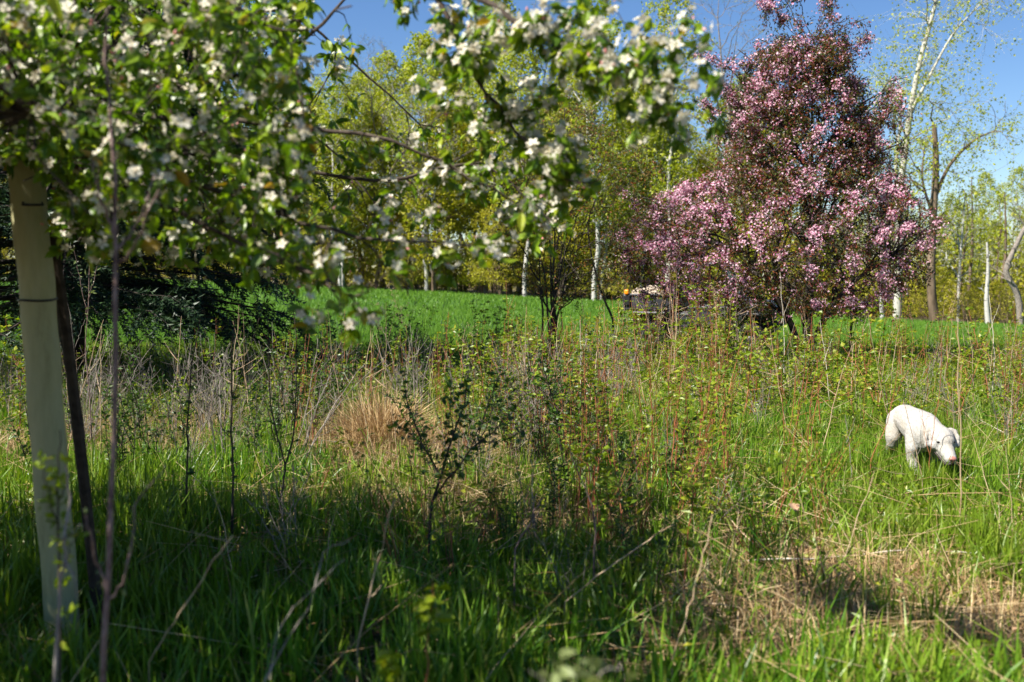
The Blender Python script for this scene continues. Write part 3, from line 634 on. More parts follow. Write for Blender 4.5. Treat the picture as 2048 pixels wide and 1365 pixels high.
# ------------------------------------------------------------------ pink crabapple
def crabapple():
    rng = R_(12); base = ground(1612, 18.0); sk = Skel(rng); k = 18.0/F
    ys = np.array([735, 690, 640, 600, 560, 520, 480, 430, 390, 350, 300, 250, 200, 150, 100, 50, 10, -25])
    lf = np.array([1600, 1590, 1540, 1330, 1275, 1245, 1225, 1232, 1300, 1395, 1425, 1445, 1462, 1485, 1512, 1538, 1555, 1575])
    rt = np.array([1630, 1640, 1735, 1790, 1840, 1858, 1868, 1852, 1805, 1768, 1752, 1738, 1720, 1700, 1678, 1655, 1635, 1610])
    def fn(z):
        py = 735-z/k; L = np.interp(py, ys[::-1], lf[::-1]); R = np.interp(py, ys[::-1], rt[::-1]); return (L-1612)*k, (R-1612)*k
    def sample(n, z0, z1, inner=0., edge=.55):
        z = rng.uniform(z0, z1, n); a = rng.uniform(0, 2*np.pi, n); r = inner+(1-inner)*rng.random(n)**edge
        L, Rr = fn(z); cx = (L+Rr)/2; hw = (Rr-L)/2; dp = hw*.92
        return np.stack([cx+hw*r*np.cos(a), dp*r*np.sin(a)+0*z, z], -1)
    t = np.linspace(0, 1, 9); sk.stem(np.stack([.05*np.sin(3*t), .03*t, t*5.6-.05], -1), .095*(1-t)**1.3+.010, 9)
    sk.stem(smooth_path([[-.03, .02, -.05], [-.25, -.05, .7], [-.7, -.2, 1.5], [-1.25, -.35, 2.1]], 9), np.linspace(.075, .03, 9), 7)
    sk.stem(smooth_path([[.03, .02, .3], [.35, -.1, 1.0], [.8, -.2, 1.6], [1.4, -.2, 2.0]], 9), np.linspace(.06, .028, 9), 7)
    L1 = np.vstack([sample(34, 1.3, 3.4, .6), sample(30, 3.4, 6.4, .6)])
    spires = np.array([[(x-1612)*k, d, (735-y)*k] for x, y, d in [(1515, 5, .1), (1545, -20, .3), (1580, 60, -.2), (1572, -25, 0), (1650, -8, .1), (1640, 30, -.3), (1690, 40, .1), (1722, 45, 0), (1388, 105, -.1), (1470, 105, .2), (1390, 205, -.3), (1795, 150, .1), (1805, 270, -.2), (1868, 425, -.4), (1240, 375, .2), (1222, 470, -.3), (1232, 520, .1), (1845, 400, .2)]])
    mx = rng.uniform(1420, 1785, 26); my = np.interp(mx, [1420, 1480, 1520, 1570, 1640, 1690, 1740, 1785], [230, 130, 40, 0, 5, 60, 140, 260])+rng.uniform(0, 150, 26)
    spires = np.vstack([spires, np.stack([(mx-1612)*k, rng.uniform(-.9, .9, 26), (735-my)*k], -1)])
    sk.grow(np.vstack([L1, spires]), 1, 9, .034, .008, 5, .25, 1.25, .8, .45, .018, zmin=.6)
    L2 = np.vstack([sample(300, 1.1, 3.5), sample(260, 3.3, 5.9)])
    near_sp = spires[rng.integers(0, len(spires), 160)]; near_sp = near_sp+nrm(near_sp*np.array([.6, .3, 1])-np.array([0, 0, 1.5])-near_sp)*rng.uniform(0, 1.5, (160, 1))+rng.normal(0, .10, (160, 3))
    sk.grow(np.vstack([L2, near_sp]), 2, 6, .012, .004, 4, .4, .8, .5)
    L3 = np.vstack([sample(2300, .95, 3.5, 0, .42), sample(1650, 3.2, 5.75, 0, .45)])
    ns3 = spires[rng.integers(0, len(spires), 1500)]; ns3 = ns3+nrm(ns3*np.array([.6, .3, 1])-np.array([0, 0, 1.5])-ns3)*rng.uniform(0, 1.5, (1500, 1))+rng.normal(0, .085, (1500, 3))
    P3 = sk.grow(np.vstack([L3, ns3]), 3, 5, .005, .002, 3, .5, .4, .2)
    root = thing('crabapple_tree', 'pink-blossomed crabapple tree with dark red leaves at the field edge', 'tree', tuple(base))
    mt = MB(); ml = MB(); mf = MB()
    for kk, (P, R, sd) in enumerate(sk.t): mt.tubes(P, R, sd, 0)
    n = len(P3); nl = 84000; i = rng.integers(0, n, nl); q = rng.integers(1, 5, nl); pos = P3[i, q]+rng.normal(0, .045, (nl, 3))
    d = nrm(P3[i, 4]-P3[i, 0])*.5+rand_dirs(rng, nl); leaves(ml, rng, pos, d, .056, .027, 0, LEAF2, 1.6, .35)
    # blossom: thick on the skirts and the spires, thin in the shaded core
    tip = P3[:, 4]; Lw, Rw = fn(tip[:, 2]); hw = np.maximum((Rw-Lw)/2, .1); cx = (Lw+Rw)/2; rad = np.sqrt(((tip[:, 0]-cx)/hw)**2+(tip[:, 1]/(hw*.92))**2)
    z = tip[:, 2]; sunny = tip[:, 0]*-.6+tip[:, 1]*-.8
    bloom = np.clip((rad-.35)*1.9, 0, 1)*np.where(z < 1.15, .3, np.where(z < 3.3, 1.3, np.where(z < 4.0, .45, .75)))*np.clip(.75+.3*sunny, .3, 1.3)
    bloom = bloom*np.clip(-.1+2.4*vnoise(tip[:, 0]+20, z+tip[:, 1]+9, .5, 61), .16, 1.8); bloom[-1500:] = np.maximum(bloom[-1500:], .62)
    num = rng.poisson(bloom*15*3.0*(rng.random(n) < .33)); ci = np.repeat(np.arange(n), num); q = rng.integers(2, 5, len(ci))
    cpos = P3[ci, q]+rng.normal(0, .045, (len(ci), 3)); fac = nrm(rand_dirs(rng, len(ci))+np.array([-.25, -.35, .75]))
    bud = rng.random(len(ci)) < .24
    flowers(mf, rng, cpos[~bud], fac[~bud], .0195, 0, FL_FAR); flowers(mf, rng, cpos[bud], fac[bud], .021, 1, BUD)
    mt.build('trunk', [M['dark_bark']], root); c = ml.build('crown', [M['crab_leaf']], root); bl_ = mf.build('blossom', [M['pink_flower'], M['pink_bud']], root)
    bl_['label'] = 'clusters of pale and deep pink blossom'
crabapple()
p0, p1 = at(1697, 748, 17.4), at(1708, 545, 17.4); p0[2] = -.05
mb = MB(); d = (p1-p0); L = np.linalg.norm(d); zz = d/L
po = thing('steel_post', 'thin dark steel post leaning beside the pink crabapple', 'post', tuple(p0))
xx = nrm(np.cross(zz, [0, 1, 0])); yy = np.cross(zz, xx); rot = np.stack([xx, yy, zz], 1)
mb.box(zz*L/2, (.042, .007, L), 0, .002, rot); mb.box(zz*L/2+yy*.0185, (.007, .030, L*.998), 0, .002, rot)
for q in np.arange(.35, L-.1, .11): mb.box(zz*q-yy*.007, (.016, .009, .022), 0, 0, rot)
mb.build('shaft', [M['steel_post']], po)

# ------------------------------------------------------------------ utility vehicle behind the crabapple
def utility_vehicle():
    c = ground(1408, 22.3); root = thing('utility_vehicle', 'dark grey utility buggy with a cargo bed parked behind the pink crabapple', 'utility vehicle', tuple(c))
    root.rotation_euler = (0, 0, math.radians(-22))
    b = MB(); b.box((.0, 0, .66), (3.2, .80, .44), 0, .06); b.box((-.05, 0, .70), (1.15, 1.26, .36), 0, .05); b.box((1.25, 0, .92), (.75, 1.20, .46), 0, .14); b.box((1.55, 0, .72), (.35, 1.1, .30), 0, .08)
    b.box((.25, .62, .80), (1.0, .07, .45), 0, .03); b.box((.25, -.62, .80), (1.0, .07, .45), 0, .03); b.box((.25, 0, .56), (1.2, 1.2, .06), 0, .02)
    for sx in (1.12, -1.05):
        for sy in (-1, 1): b.box((sx, sy*.60, .86), (.86, .20, .07), 0, .03); b.box((sx-.40, sy*.60, .72), (.07, .2, .30), 0, .03)
    b.build('body', [M['cart_body']], root)
    b = MB(); b.box((-1.10, 0, .93), (1.15, 1.36, .05), 0, .015)
    for sy in (-1, 1): b.box((-1.10, sy*.67, 1.10), (1.15, .05, .36), 0, .02); b.box((-1.10, sy*.70, 1.26), (1.17, .04, .05), 0, .015)
    b.box((-.55, 0, 1.12), (.05, 1.30, .40), 0, .02); b.build('cargo_bed', [M['cart_body']], root)
    b = MB(); b.box((-1.69, 0, 1.08), (.05, 1.30, .36), 0, .02); tg = b.build('tailgate', [M['cart_body']], root)
    b = MB(); b.box((-1.725, 0, 1.16), (.03, .25, .05), 0, .01); b.build('handle', [M['black']], tg)
    for sy in (-1, 1):
        b = MB(); b.box((-1.60, sy*.712, 1.14), (.16, .05, .24), 0, .02); h = b.build('tail_lamp', [M['black']], root)
        b = MB(); b.box((-1.60, sy*.735, 1.32), (.10, .06, .11), 0, .025); l = b.build('amber_lens', [M['amber']], h)
    b = MB()
    for sy in (-1, 1):
        b.tubes(smooth_path([[.95, sy*.60, 1.05], [.62, sy*.58, 1.55], [.42, sy*.56, 1.88], [-.35, sy*.56, 1.90], [-.50, sy*.60, 1.50], [-.52, sy*.62, .75]], 18), np.full(18, .026), 8)
        b.tubes(smooth_path([[.0, sy*.57, 1.9], [-.1, sy*.62, .8]], 4), np.full(4, .022), 8)
    for x, z in ((.42, 1.88), (-.36, 1.90)): b.tubes(np.array([[x, -.56, z], [x, 0, z], [x, .56, z]]), np.full(3, .024), 8)
    b.build('roll_cage', [M['black']], root)
    b = MB(); b.box((.03, 0, 1.945), (1.05, 1.22, .06), 0, .028); b.build('roof', [M['cart_body']], root)
    b = MB(); yr = math.radians(-57); rr = np.array([[math.cos(yr), 0, math.sin(yr)], [0, 1, 0], [-math.sin(yr), 0, math.cos(yr)]])
    b.box((.705, 0, 1.48), (.80, 1.06, .012), 0, 0, np.array([[math.cos(-yr), 0, math.sin(-yr)], [0, 1, 0], [-math.sin(-yr), 0, math.cos(-yr)]])); b.build('windscreen', [M['glass']], root)
    b = MB(); b.box((-.15, 0, .84), (.5, 1.1, .14), 0, .05); b.build('seat', [M['seat']], root)
    b = MB(); b.box((-.40, 0, 1.18), (.12, 1.1, .55), 0, .05); b.build('backrest', [M['seat']], root)
    b = MB(); a = np.linspace(0, 2*np.pi, 17); b.tubes(np.stack([.42+.06*np.sin(a), .30+.17*np.cos(a), 1.16+.15*np.sin(a)], -1), np.full(17, .014), 6); b.tubes(np.array([[.42, .30, 1.16], [.7, .30, .95]]), np.full(2, .02), 6); b.build('steering_wheel', [M['black']], root)
    b = MB(); b.tubes(smooth_path([[1.70, -.5, .62], [1.82, -.45, .75], [1.84, 0, .80], [1.82, .45, .75], [1.70, .5, .62]], 14), np.full(14, .028), 8); b.tubes(np.array([[1.72, -.4, .9], [1.8, 0, .95], [1.72, .4, .9]]), np.full(3, .022), 8); b.build('front_bumper', [M['black']], root)
    for sy in (-1, 1):
        b = MB(); b.ellipsoid((1.62, sy*.40, .95), (.04, .12, .07)); b.build('headlight', [M['lens']], root)
    for sx in (1.10, -1.05):
        for sy in (-1, 1):
            b = MB(); R0 = .325
            b.lathe([(.17, -.11), (.27, -.125), (.31, -.10), (R0, -.06), (R0, .06), (.31, .10), (.27, .125), (.17, .11)], (sx, sy*.58, R0), (0, 1, 0), 0, 28)
            for q in range(22):
                an = q*2*math.pi/22
                for s2 in (-1, 1):
                    cc = np.array([sx+math.cos(an+.07*s2)*(R0+.006), sy*.58+s2*.052, R0+math.sin(an+.07*s2)*(R0+.006)])
                    ca, sa = math.cos(an), math.sin(an); b.box(cc, (.028, .09, .045), 0, 0, np.array([[ca, 0, -sa], [0, 1, 0], [sa, 0, ca]]))
            wh = b.build('wheel', [M['rubber']], root)
            b = MB(); b.lathe([(.0, sy*.05), (.06, sy*.06), (.07, sy*.03), (.13, sy*.02), (.165, sy*.09), (.175, sy*.105), (.175, -sy*.10)], (sx, sy*.58, R0), (0, 1, 0), 0, 20); b.build('rim', [M['rim']], wh)
    rng = R_(3); b = MB(); b.box((0, 0, .12), (.85, 1.1, .26), 0, .11)
    v = b.V[0]; v += rng.normal(0, .02, v.shape)
    for k in range(5): b.ellipsoid((rng.uniform(-.3, .3), rng.uniform(-.4, .4), .26), (rng.uniform(.12, .22), rng.uniform(.15, .25), .08))
    tp = thing('tan_tarp', 'crumpled tan load heaped in the bed of the dark buggy', 'tarp'); tp.matrix_world = Matrix.Translation(Vector(c)) @ Matrix.Rotation(math.radians(-22), 4, 'Z') @ Matrix.Translation((-1.12, 0, 1.13))
    b.build('bundle', [M['tarp']], tp)
utility_vehicle()

# ------------------------------------------------------------------ the white dog
def dog():
    base = ground(1838, 8.1); base[2] = terrain(base[0], base[1])
    hd = math.radians(-95)                      # walking towards the camera and to the right
    root = thing('dog', 'white dog walking through long grass with its head lowered', 'dog', tuple(base)); root.rotation_euler = (0, 0, hd); root.scale = (.97, 1.08, 1.0)
    b = MB(); PV = np.array([.30, 0, .47]); ya, pa = math.radians(3), math.radians(-4); HS = 1.08
    RY = np.array([[math.cos(ya), -math.sin(ya), 0], [math.sin(ya), math.cos(ya), 0], [0, 0, 1]]) @ np.array([[math.cos(pa), 0, math.sin(pa)], [0, 1, 0], [-math.sin(pa), 0, math.cos(pa)]])
    def pose(p):                                    # lowers and turns the head on the neck
        p = np.asarray(p, float); w_ = sstep(.26, .46, p[..., 0:1]); h = np.array([.47, 0, .44]); q = np.where(p[..., 0:1] > .45, h+(p-h)*HS, p)
        return q*(1-w_)+w_*(PV+(q-PV) @ RY.T)
    def chain(pts):                                 # pts: (x, y, z, ry, rz) blended spheres
        pts = np.array(pts, float); k_ = np.where(pts[:, 0:1] > .45, HS, 1); pts[:, 3:] *= k_; pts[:, :3] = pose(pts[:, :3])
        for p, q in zip(pts[:-1], pts[1:]):
            n = max(2, int(np.linalg.norm(q[:3]-p[:3])/.018))
            for t in np.linspace(0, 1, n):
                m = p*(1-t)+q*t; b.ellipsoid(m[:3], (max(m[3], m[4])*.98, m[3], m[4]), 0, None, 12, 8)
    chain([(-.40, 0, .475, .085, .085), (-.33, 0, .475, .118, .118), (-.18, 0, .475, .115, .118), (.02, 0, .455, .128, .142), (.18, 0, .440, .130, .160), (.28, 0, .435, .112, .145)])
    chain([(.18, 0, .505, .07, .085), (.30, 0, .49, .085, .105), (.40, 0, .455, .084, .098), (.50, 0, .435, .080, .085)])
    chain([(.49, 0, .435, .086, .086), (.55, 0, .430, .084, .080), (.60, 0, .405, .070, .064)])
    chain([(.59, 0, .385, .062, .056), (.65, 0, .345, .050, .050), (.715, 0, .300, .040, .040)])
    chain([(.57, 0, .345, .055, .035), (.63, 0, .300, .036, .022), (.685, 0, .262, .026, .017)])
    for s in (-1, 1):
        chain([(.525, s*.070, .480, .022, .024), (.528, s*.094, .462, .019, .032), (.545, s*.104, .425, .016, .038), (.562, s*.102, .388, .013, .030)])
        b.ellipsoid(pose((.598, s*.040, .430)), (.032, .029, .020))
        b.ellipsoid(pose((.57, s*.055, .385)), (.055, .034, .045))
    def fleg(s, dx):
        chain([(.20, s*.085, .43, .055, .09), (.22+dx*.2, s*.095, .32, .052, .068), (.18+dx*.5, s*.095, .235, .040, .045), (.205+dx*.9, s*.092, .12, .030, .031), (.20+dx, s*.092, .05, .028, .028), (.245+dx, s*.092, .025, .036, .024)])
    def hleg(s, dx):
        chain([(-.32, s*.075, .44, .07, .11), (-.27+dx*.3, s*.095, .33, .066, .085), (-.26+dx*.5, s*.10, .27, .050, .055), (-.37+dx*.8, s*.092, .175, .034, .036), (-.415+dx, s*.09, .14, .027, .030), (-.39+dx, s*.09, .055, .026, .026), (-.345+dx, s*.09, .024, .036, .024)])
    fleg(-1, .10); fleg(1, -.07); hleg(-1, -.06); hleg(1, .08)
    chain([(-.47, 0, .50, .036, .040), (-.55, .015, .43, .030, .032), (-.60, .03, .32, .025, .026), (-.63, .04, .23, .012, .013)])
    me = b.mesh('dog_raw', [M['fur']]); o = bpy.data.objects.new('body', me); C.objects.link(o)
    md = o.modifiers.new('r', 'REMESH'); md.mode = 'VOXEL'; md.voxel_size = .0085; sm = o.modifiers.new('s', 'SMOOTH'); sm.iterations = 5; sm.factor = .5
    dg = bpy.context.evaluated_depsgraph_get(); m2 = bpy.data.meshes.new_from_object(o.evaluated_get(dg)); o.modifiers.clear(); o.data = m2; bpy.data.meshes.remove(me); m2.materials.clear(); m2.materials.append(M['fur'])
    for p in m2.polygons: p.use_smooth = True
    o.parent = root
    for s in (-1, 1):
        e = MB(); e.ellipsoid(pose((.637, s*.046, .408)), (.014, .017, .0085)); e.build('eye', [M['eye']], root)
    e = MB(); e.ellipsoid(pose((.753, 0, .303)), (.018, .027, .019)); e.ellipsoid(pose((.748, 0, .286)), (.013, .010, .016)); nz = e.build('nose', [M['nose']], root)
    for s in (-1, 1):
        e = MB(); e.ellipsoid(pose((.767, s*.013, .297)), (.006, .006, .005)); e.build('nostril', [M['mouth']], nz)
    e = MB()
    for s in (-1, 1): e.tubes(pose(smooth_path([[.742, s*.004, .268], [.715, s*.030, .262], [.665, s*.044, .290], [.605, s*.060, .332]], 12)), np.linspace(.009, .006, 12), 6)
    e.ellipsoid(pose((.705, 0, .268)), (.034, .024, .020)); e.build('mouth', [M['mouth']], root)
dog()

# ------------------------------------------------------------------ white-blossomed apple tree, its tube and stake
def inside(poly, x, y):
    poly = np.asarray(poly, float); c = np.zeros(len(x), bool); j = len(poly)-1
    for i in range(len(poly)):
        xi, yi = poly[i]; xj, yj = poly[j]
        c ^= ((yi > y) != (yj > y)) & (x < (xj-xi)*(y-yi)/(yj-yi+1e-12)+xi); j = i
    return c
GY = 3.35
AS = 1.31                       # the tree stands this much farther off than the figures below
def apple():
    rng = R_(19); base = ground(112, GY*AS); base[2] = terrain(base[0], base[1]); sk = Skel(rng)
    A = lambda x, y, Y: at(x, y, Y*AS)
    tr = smooth_path([base, A(98, 900, GY), A(77, 613, GY), A(46, 300, GY), A(38, 120, GY+.05), A(70, -90, GY+.1), A(150, -330, GY+.2)], 16)
    sk.stem(tr, np.linspace(.045, .016, 16), 9)
    limbs = [([(46, 260, GY), (300, 60, 3.3), (620, -60, 3.1), (850, -30, 2.95), (930, 110, 2.9), (1010, 230, 2.9), (1105, 345, 2.9)], .016),
             ([(50, 180, GY), (330, -60, 3.2), (700, -110, 2.9), (950, -10, 2.75), (1050, 62, 2.7), (1130, 95, 2.7), (1240, 130, 2.65), (1330, 178, 2.6)], .015),
             ([(46, 290, GY), (240, 210, 3.5), (480, 150, 3.6), (590, 100, 3.6), (690, 0, 3.6), (760, -90, 3.7)], .014),
             ([(46, 280, GY), (260, 240, 3.3), (560, 250, 3.2), (830, 300, 3.15), (1020, 400, 3.2)], .015),
             ([(46, 295, GY), (240, 300, 3.5), (500, 330, 3.6), (760, 360, 3.6), (960, 330, 3.7), (1100, 440, 3.7)], .014),
             ([(46, 298, GY), (250, 330, 3.2), (480, 400, 3.0), (700, 470, 2.9), (915, 490, 2.8)], .013),
             ([(46, 299, GY), (180, 340, 3.1), (400, 450, 2.9), (560, 520, 2.8), (640, 560, 2.6), (690, 610, 2.5)], .010),
             ([(46, 270, GY), (100, 230, 3.0), (150, 200, 2.7), (60, 230, 2.4)], .010), ([(46, 230, GY), (-150, 150, 3.4), (-400, 160, 3.3)], .014),
             ([(40, 120, GY), (200, -20, 3.0), (420, 20, 2.7), (560, 60, 2.6)], .012), ([(40, 150, GY), (60, -60, 3.9), (150, -200, 4.6)], .014),
             ([(46, 250, GY), (200, 150, 3.9), (420, 200, 4.4), (640, 280, 4.7), (760, 420, 4.7)], .013), ([(46, 280, GY), (150, 300, 3.9), (330, 430, 4.3), (560, 500, 4.5)], .011),
             ([(70, -60, GY+.1), (300, -300, 4.0), (600, -380, 4.6)], .012), ([(90, -140, GY+.1), (-200, -380, 3.4)], .012),
             ([(46, 200, GY), (300, 60, 3.9), (560, 20, 4.2), (700, 120, 4.3), (840, 250, 4.4)], .012)]
    limbs += [([(70, -100, GY+.1), (0, -200, 4.4), (150, -190, 5.4), (400, -150, 6.2)], .013), ([(70, -140, GY+.1), (-300, -260, 3.8), (-700, -260, 4.4)], .013), ([(46, 100, GY), (-200, -60, 4.4), (-330, -100, 5.6)], .013)]
    for pts, r in limbs:
        q = smooth_path([A(*p) for p in pts], 18); q[1:-1] += rng.normal(0, .008, (16, 3)); sk.stem(q, np.linspace(r*1.15, .0045, 18), 6)
    sk.L[:] = 1; sk.L[:8] = 0
    poly = [(-60, -40), (720, -40), (700, 120), (760, 210), (900, 260), (1010, 300), (1110, 340), (1060, 430), (900, 410), (900, 500), (800, 545), (690, 530), (600, 575), (430, 530), (240, 520), (110, 500), (100, 350), (-60, 300)]
    def vol(n, extra=3.9):
        x = rng.uniform(-60, 1110, n*6); y = rng.uniform(-40, 580, n*6); k = inside(poly, x, y)
        thin = np.where(x > 620, .11, np.where(y > 420, .55, 1.0)); k &= rng.random(len(x)) < thin; x, y = x[k][:n], y[k][:n]; Y = np.clip(rng.normal(3.5, .6, len(x)), 2.3, 4.9)
        out = [A(a, b_, c) for a, b_, c in zip(x, y, Y)]
        m = int(n*extra); d_ = rand_dirs(rng, m)*rng.random((m, 1))**.4; o = np.array([-3.2, 3.9, 2.75])+d_*np.array([2.4, 2.5, 1.15])   # rest of the crown, out of view, placed and shaped for its ground shade
        o = o[(o[:, 2] > 1.9+.30*o[:, 1]) | (o[:, 0] < -.56*o[:, 1])]; o = o[o[:, 2] > 1.9]
        q_ = o[:, :2]+np.array([.738, .399])*(o[:, 2:3]-2.3); hit = (q_[:, 0] > -2.3) & (q_[:, 0] < .5) & (q_[:, 1] > 3.0) & (q_[:, 1] < 5.6) & (q_[:, 0] > -.56*q_[:, 1]); o = o[~hit | (rng.random(len(o)) < .18)]; return np.vstack([np.array(out), o])  # unseen crown thinned where it would shade the boughs in view
    sel = sk.P[(sk.L == 1)]
    near = lambda n, s: sel[rng.integers(0, len(sel), n)]+rng.normal(0, s, (n, 3))
    sk.grow(np.vstack([vol(190), near(60, .15)]), 2, 6, .0065, .003, 5, .4, wob=.03)
    tips = np.array([A(*p[-1]) for p, _ in limbs[:7]]); along = np.vstack([np.array([A(*q) for q in p[-4:]]) for p, _ in limbs[:2]])
    L3 = np.vstack([vol(1050), near(200, .11), tips[rng.integers(0, 7, 50)]+rng.normal(0, .08, (50, 3)), along[rng.integers(0, 8, 120)]+rng.normal(0, .085, (120, 3))])
    P3 = sk.grow(L3, 3, 5, .0034, .0017, 3, .4, frm=[1, 2])
    root = thing('apple_tree', 'white-blossomed apple tree spreading its boughs across the upper left', 'tree', tuple(base)); mt = MB(); ml = MB(); mf = MB(); sk.tubes(mt)
    n = len(P3); kk = rng.poisson(7.2, n)+1; i = np.repeat(np.arange(n), kk); q = np.where(rng.random(len(i)) < .6, 4, rng.integers(1, 5, len(i)))
    pos = P3[i, q]+rng.normal(0, .010, (len(i), 3)); d = nrm(P3[i, 4]-P3[i, 0])*.4+rand_dirs(rng, len(i))*.9; sxx = 1024+F*pos[:, 0]/pos[:, 1]; inv = (sxx > -120) & (pos[:, 2] < EYE+.30*pos[:, 1])
    leaves(ml, rng, pos[inv], d[inv], .058, .029, 0, LEAF8, 1.1, .35); leaves(ml, rng, pos[~inv], d[~inv], .090, .055, 0, LEAF2, 1.1, .35)  # leaves out of view are larger, to thicken the shade below
    sx = 1024+F*P3[:, 4, 0]/P3[:, 4, 1]; pb = np.where(sx > 820, .9, .66); seen = (sx > -100) & (P3[:, 4, 2] < EYE+.30*P3[:, 4, 1]); pb = np.where(seen, pb, .12); pb[-170:] = .97
    has = np.where(rng.random(n) < pb)[0]; num = np.where(sx[has] > 820, rng.integers(4, 8, len(has)), rng.integers(3, 7, len(has))); ci = np.repeat(has, num); od = nrm(rand_dirs(rng, len(ci))+np.array([0, -.1, .45])); fp = P3[ci, 4]+od*rng.uniform(.022, .065, (len(ci), 1))
    mt.tubes(np.stack([P3[ci, 4], (P3[ci, 4]+fp)/2+np.array([0, 0, -.003]), fp], 1), np.full((len(ci), 3), .0008), 3, 1)
    bud = rng.random(len(ci)) < .14; flowers(mf, rng, fp[~bud], od[~bud], .0215, 0, FL_NEAR); flowers(mf, rng, fp[bud], od[bud], .016, 1, BUD); flowers(mf, rng, fp[~bud]+od[~bud]*.001, od[~bud], .007, 2, BUD)
    mt.build('trunk', [M['apple_bark'], M['apple_leaf']], root, base); ml.build('crown', [M['apple_leaf']], root, base); mf.build('blossom', [M['white_flower'], M['apple_bud'], M['stamen']], root, base)
    # tree shelter tube
    ax = smooth_path([base+np.array([0, 0, .02]), A(98, 900, GY), A(77, 613, GY), A(46, 296, GY)], 26); g = thing('tree_guard', 'pale plastic tree shelter tube round the apple trunk', 'tree guard', tuple(base)); n = 26; m = 48; th = np.arange(m)*2*np.pi/m
    T = nrm(np.gradient(ax, axis=0)); X = nrm(np.cross(T, [0, 1, 0])); Yv = np.cross(T, X)
    for sgn, rad in ((1, .071), (-1, .068)):
        rr = rad+.0007*np.sin(th*12)*(sgn > 0)+.004*np.cos(2*th); V = ax[:, None]+rr[None, :, None]*(np.cos(th)[None, :, None]*X[:, None]+np.sin(th)[None, :, None]*Yv[:, None])
        V = V+.004*np.sin(np.arange(n)*1.3)[:, None, None]*X[:, None]
        i = np.arange(n-1)[:, None]; j = np.arange(m)[None]; k = (j+1) % m; f = np.stack([i*m+j, i*m+k, (i+1)*m+k, (i+1)*m+j], -1).reshape(-1, 4)
        if sgn > 0: mg = MB()
        mg.add(V, f if sgn > 0 else f[:, ::-1], 0, True)
    r = MB(); a2 = np.linspace(0, 2*np.pi, 41)
    r.tubes(ax[-1]+.071*(np.cos(a2)[:, None]*X[-1]+np.sin(a2)[:, None]*Yv[-1]), np.full(41, .0035), 6)
    mg.build('tube', [M['guard']], g, base); r.build('rim', [M['guard']], g, base)
    def tie(py, rng_a, rad, nm, tail=False):
        c = A(46+(77-46)*(py-300)/313, py, GY); s = np.argmin(np.abs(ax[:, 2]-c[2])); r = MB(); a3 = np.linspace(*rng_a, 30)
        P = ax[s]+rad*(np.cos(a3)[:, None]*X[s]+np.sin(a3)[:, None]*Yv[s]); P[:, 2] += .004*np.sin(a3*2)
        r.tubes(P, np.full(30, .0055), 6)
        if tail:
            for e in (2, 27): r.tubes(np.stack([P[e]+np.array([0, 0, -.004]), P[e]+np.array([0, -.003, .013])]), np.full(2, .005), 6)
        r.build(nm, [M['black']], g, base)
    fr = math.atan2(*(np.array([np.dot([0, -1, 0], Yv[12]), np.dot([0, -1, 0], X[12])])))
    sg = np.sign(np.dot(Yv[12], [0, -1, 0])); ac = sg*math.pi/2
    tie(613, (0, 2*np.pi), .076, 'tie'); lo_ = [ac+d_ for d_ in (-.05, .05)]
    rgt = 0. if X[12][0] > 0 else math.pi
    def blend(f): return ac+(rgt-ac)*f if abs(rgt-ac) < 3.2 else ac
    tie(395, (blend(.05), blend(.85)), .0745, 'upper_tie', True)
    # stake
    s0 = ground(190, (GY+.10)*AS); s0[2] -= .1; s1 = A(104, 470, GY+.12); mid = A(150, 800, GY+.12)
    st = thing('stake', 'dark weathered wooden stake tied behind the tree shelter tube', 'stake', tuple(s0)); mb = MB(); P = smooth_path([s0, mid, s1], 10)
    mb.tubes(P, .027+.0015*np.sin(np.arange(10)*2.1), 7, 0, False); mb.box(P[-1], (.044, .044, .014), 0, .004); mb.build('shaft', [M['stake']], st, s0)
apple()

# ------------------------------------------------------------------ shrubs and plants of the rough edge
def rusty_shrub():
    rng = R_(44); base = ground(1103, 17.2); sk = Skel(rng)
    for tip in [(1045, 330), (1085, 240), (1110, 300), (1130, 190), (1160, 330), (1180, 430), (1020, 450), (1075, 420), (1215, 300)]:
        e = at(tip[0], tip[1], 17.2+rng.uniform(-.7, .7)); s = base+np.array([rng.normal(0, .10), rng.normal(0, .10), -.05]); c = s*.55+e*.45; c[0] = s[0]*.75+e[0]*.25
        q = smooth_path([s, c, e], 12); q[1:-1] += rng.normal(0, .02, (10, 3)); sk.stem(q, np.linspace(.026, .006, 12), 6)
    poly = [(1130, 180), (1240, 250), (1330, 330), (1320, 430), (1270, 560), (1180, 590), (1120, 620), (1050, 580), (985, 520), (985, 420), (1020, 330), (1080, 230)]
    def vol(n):
        x = rng.uniform(980, 1340, n*4); y = rng.uniform(180, 620, n*4); k = inside(poly, x, y); x, y = x[k][:n], y[k][:n]; return np.array([at(a, b_, c) for a, b_, c in zip(x, y, 17.2+rng.normal(0, .75, len(x)))])
    sk.grow(vol(60), 1, 7, .012, .004, 4, .3, .9, .6); sk.grow(vol(260), 2, 5, .006, .003, 3, .5, .6, .3); P3 = sk.grow(vol(900), 3, 4, .004, .002, 3, .5)
    root = thing('rusty_shrub', 'tall open shrub with olive and rusty new leaves left of the crabapple', 'shrub', tuple(base)); mt = MB(); ml = MB(); sk.tubes(mt)
    nl = 8200; i = rng.integers(0, len(P3), nl); q = rng.integers(1, 4, nl); pos = P3[i, q]+rng.normal(0, .035, (nl, 3)); leaves(ml, rng, pos, rand_dirs(rng, nl), .050, .030, 0, LEAF2, 2.0)
    mt.build('stems', [M['dark_bark']], root, base); ml.build('foliage', [M['rusty_leaf']], root, base)
rusty_shrub()

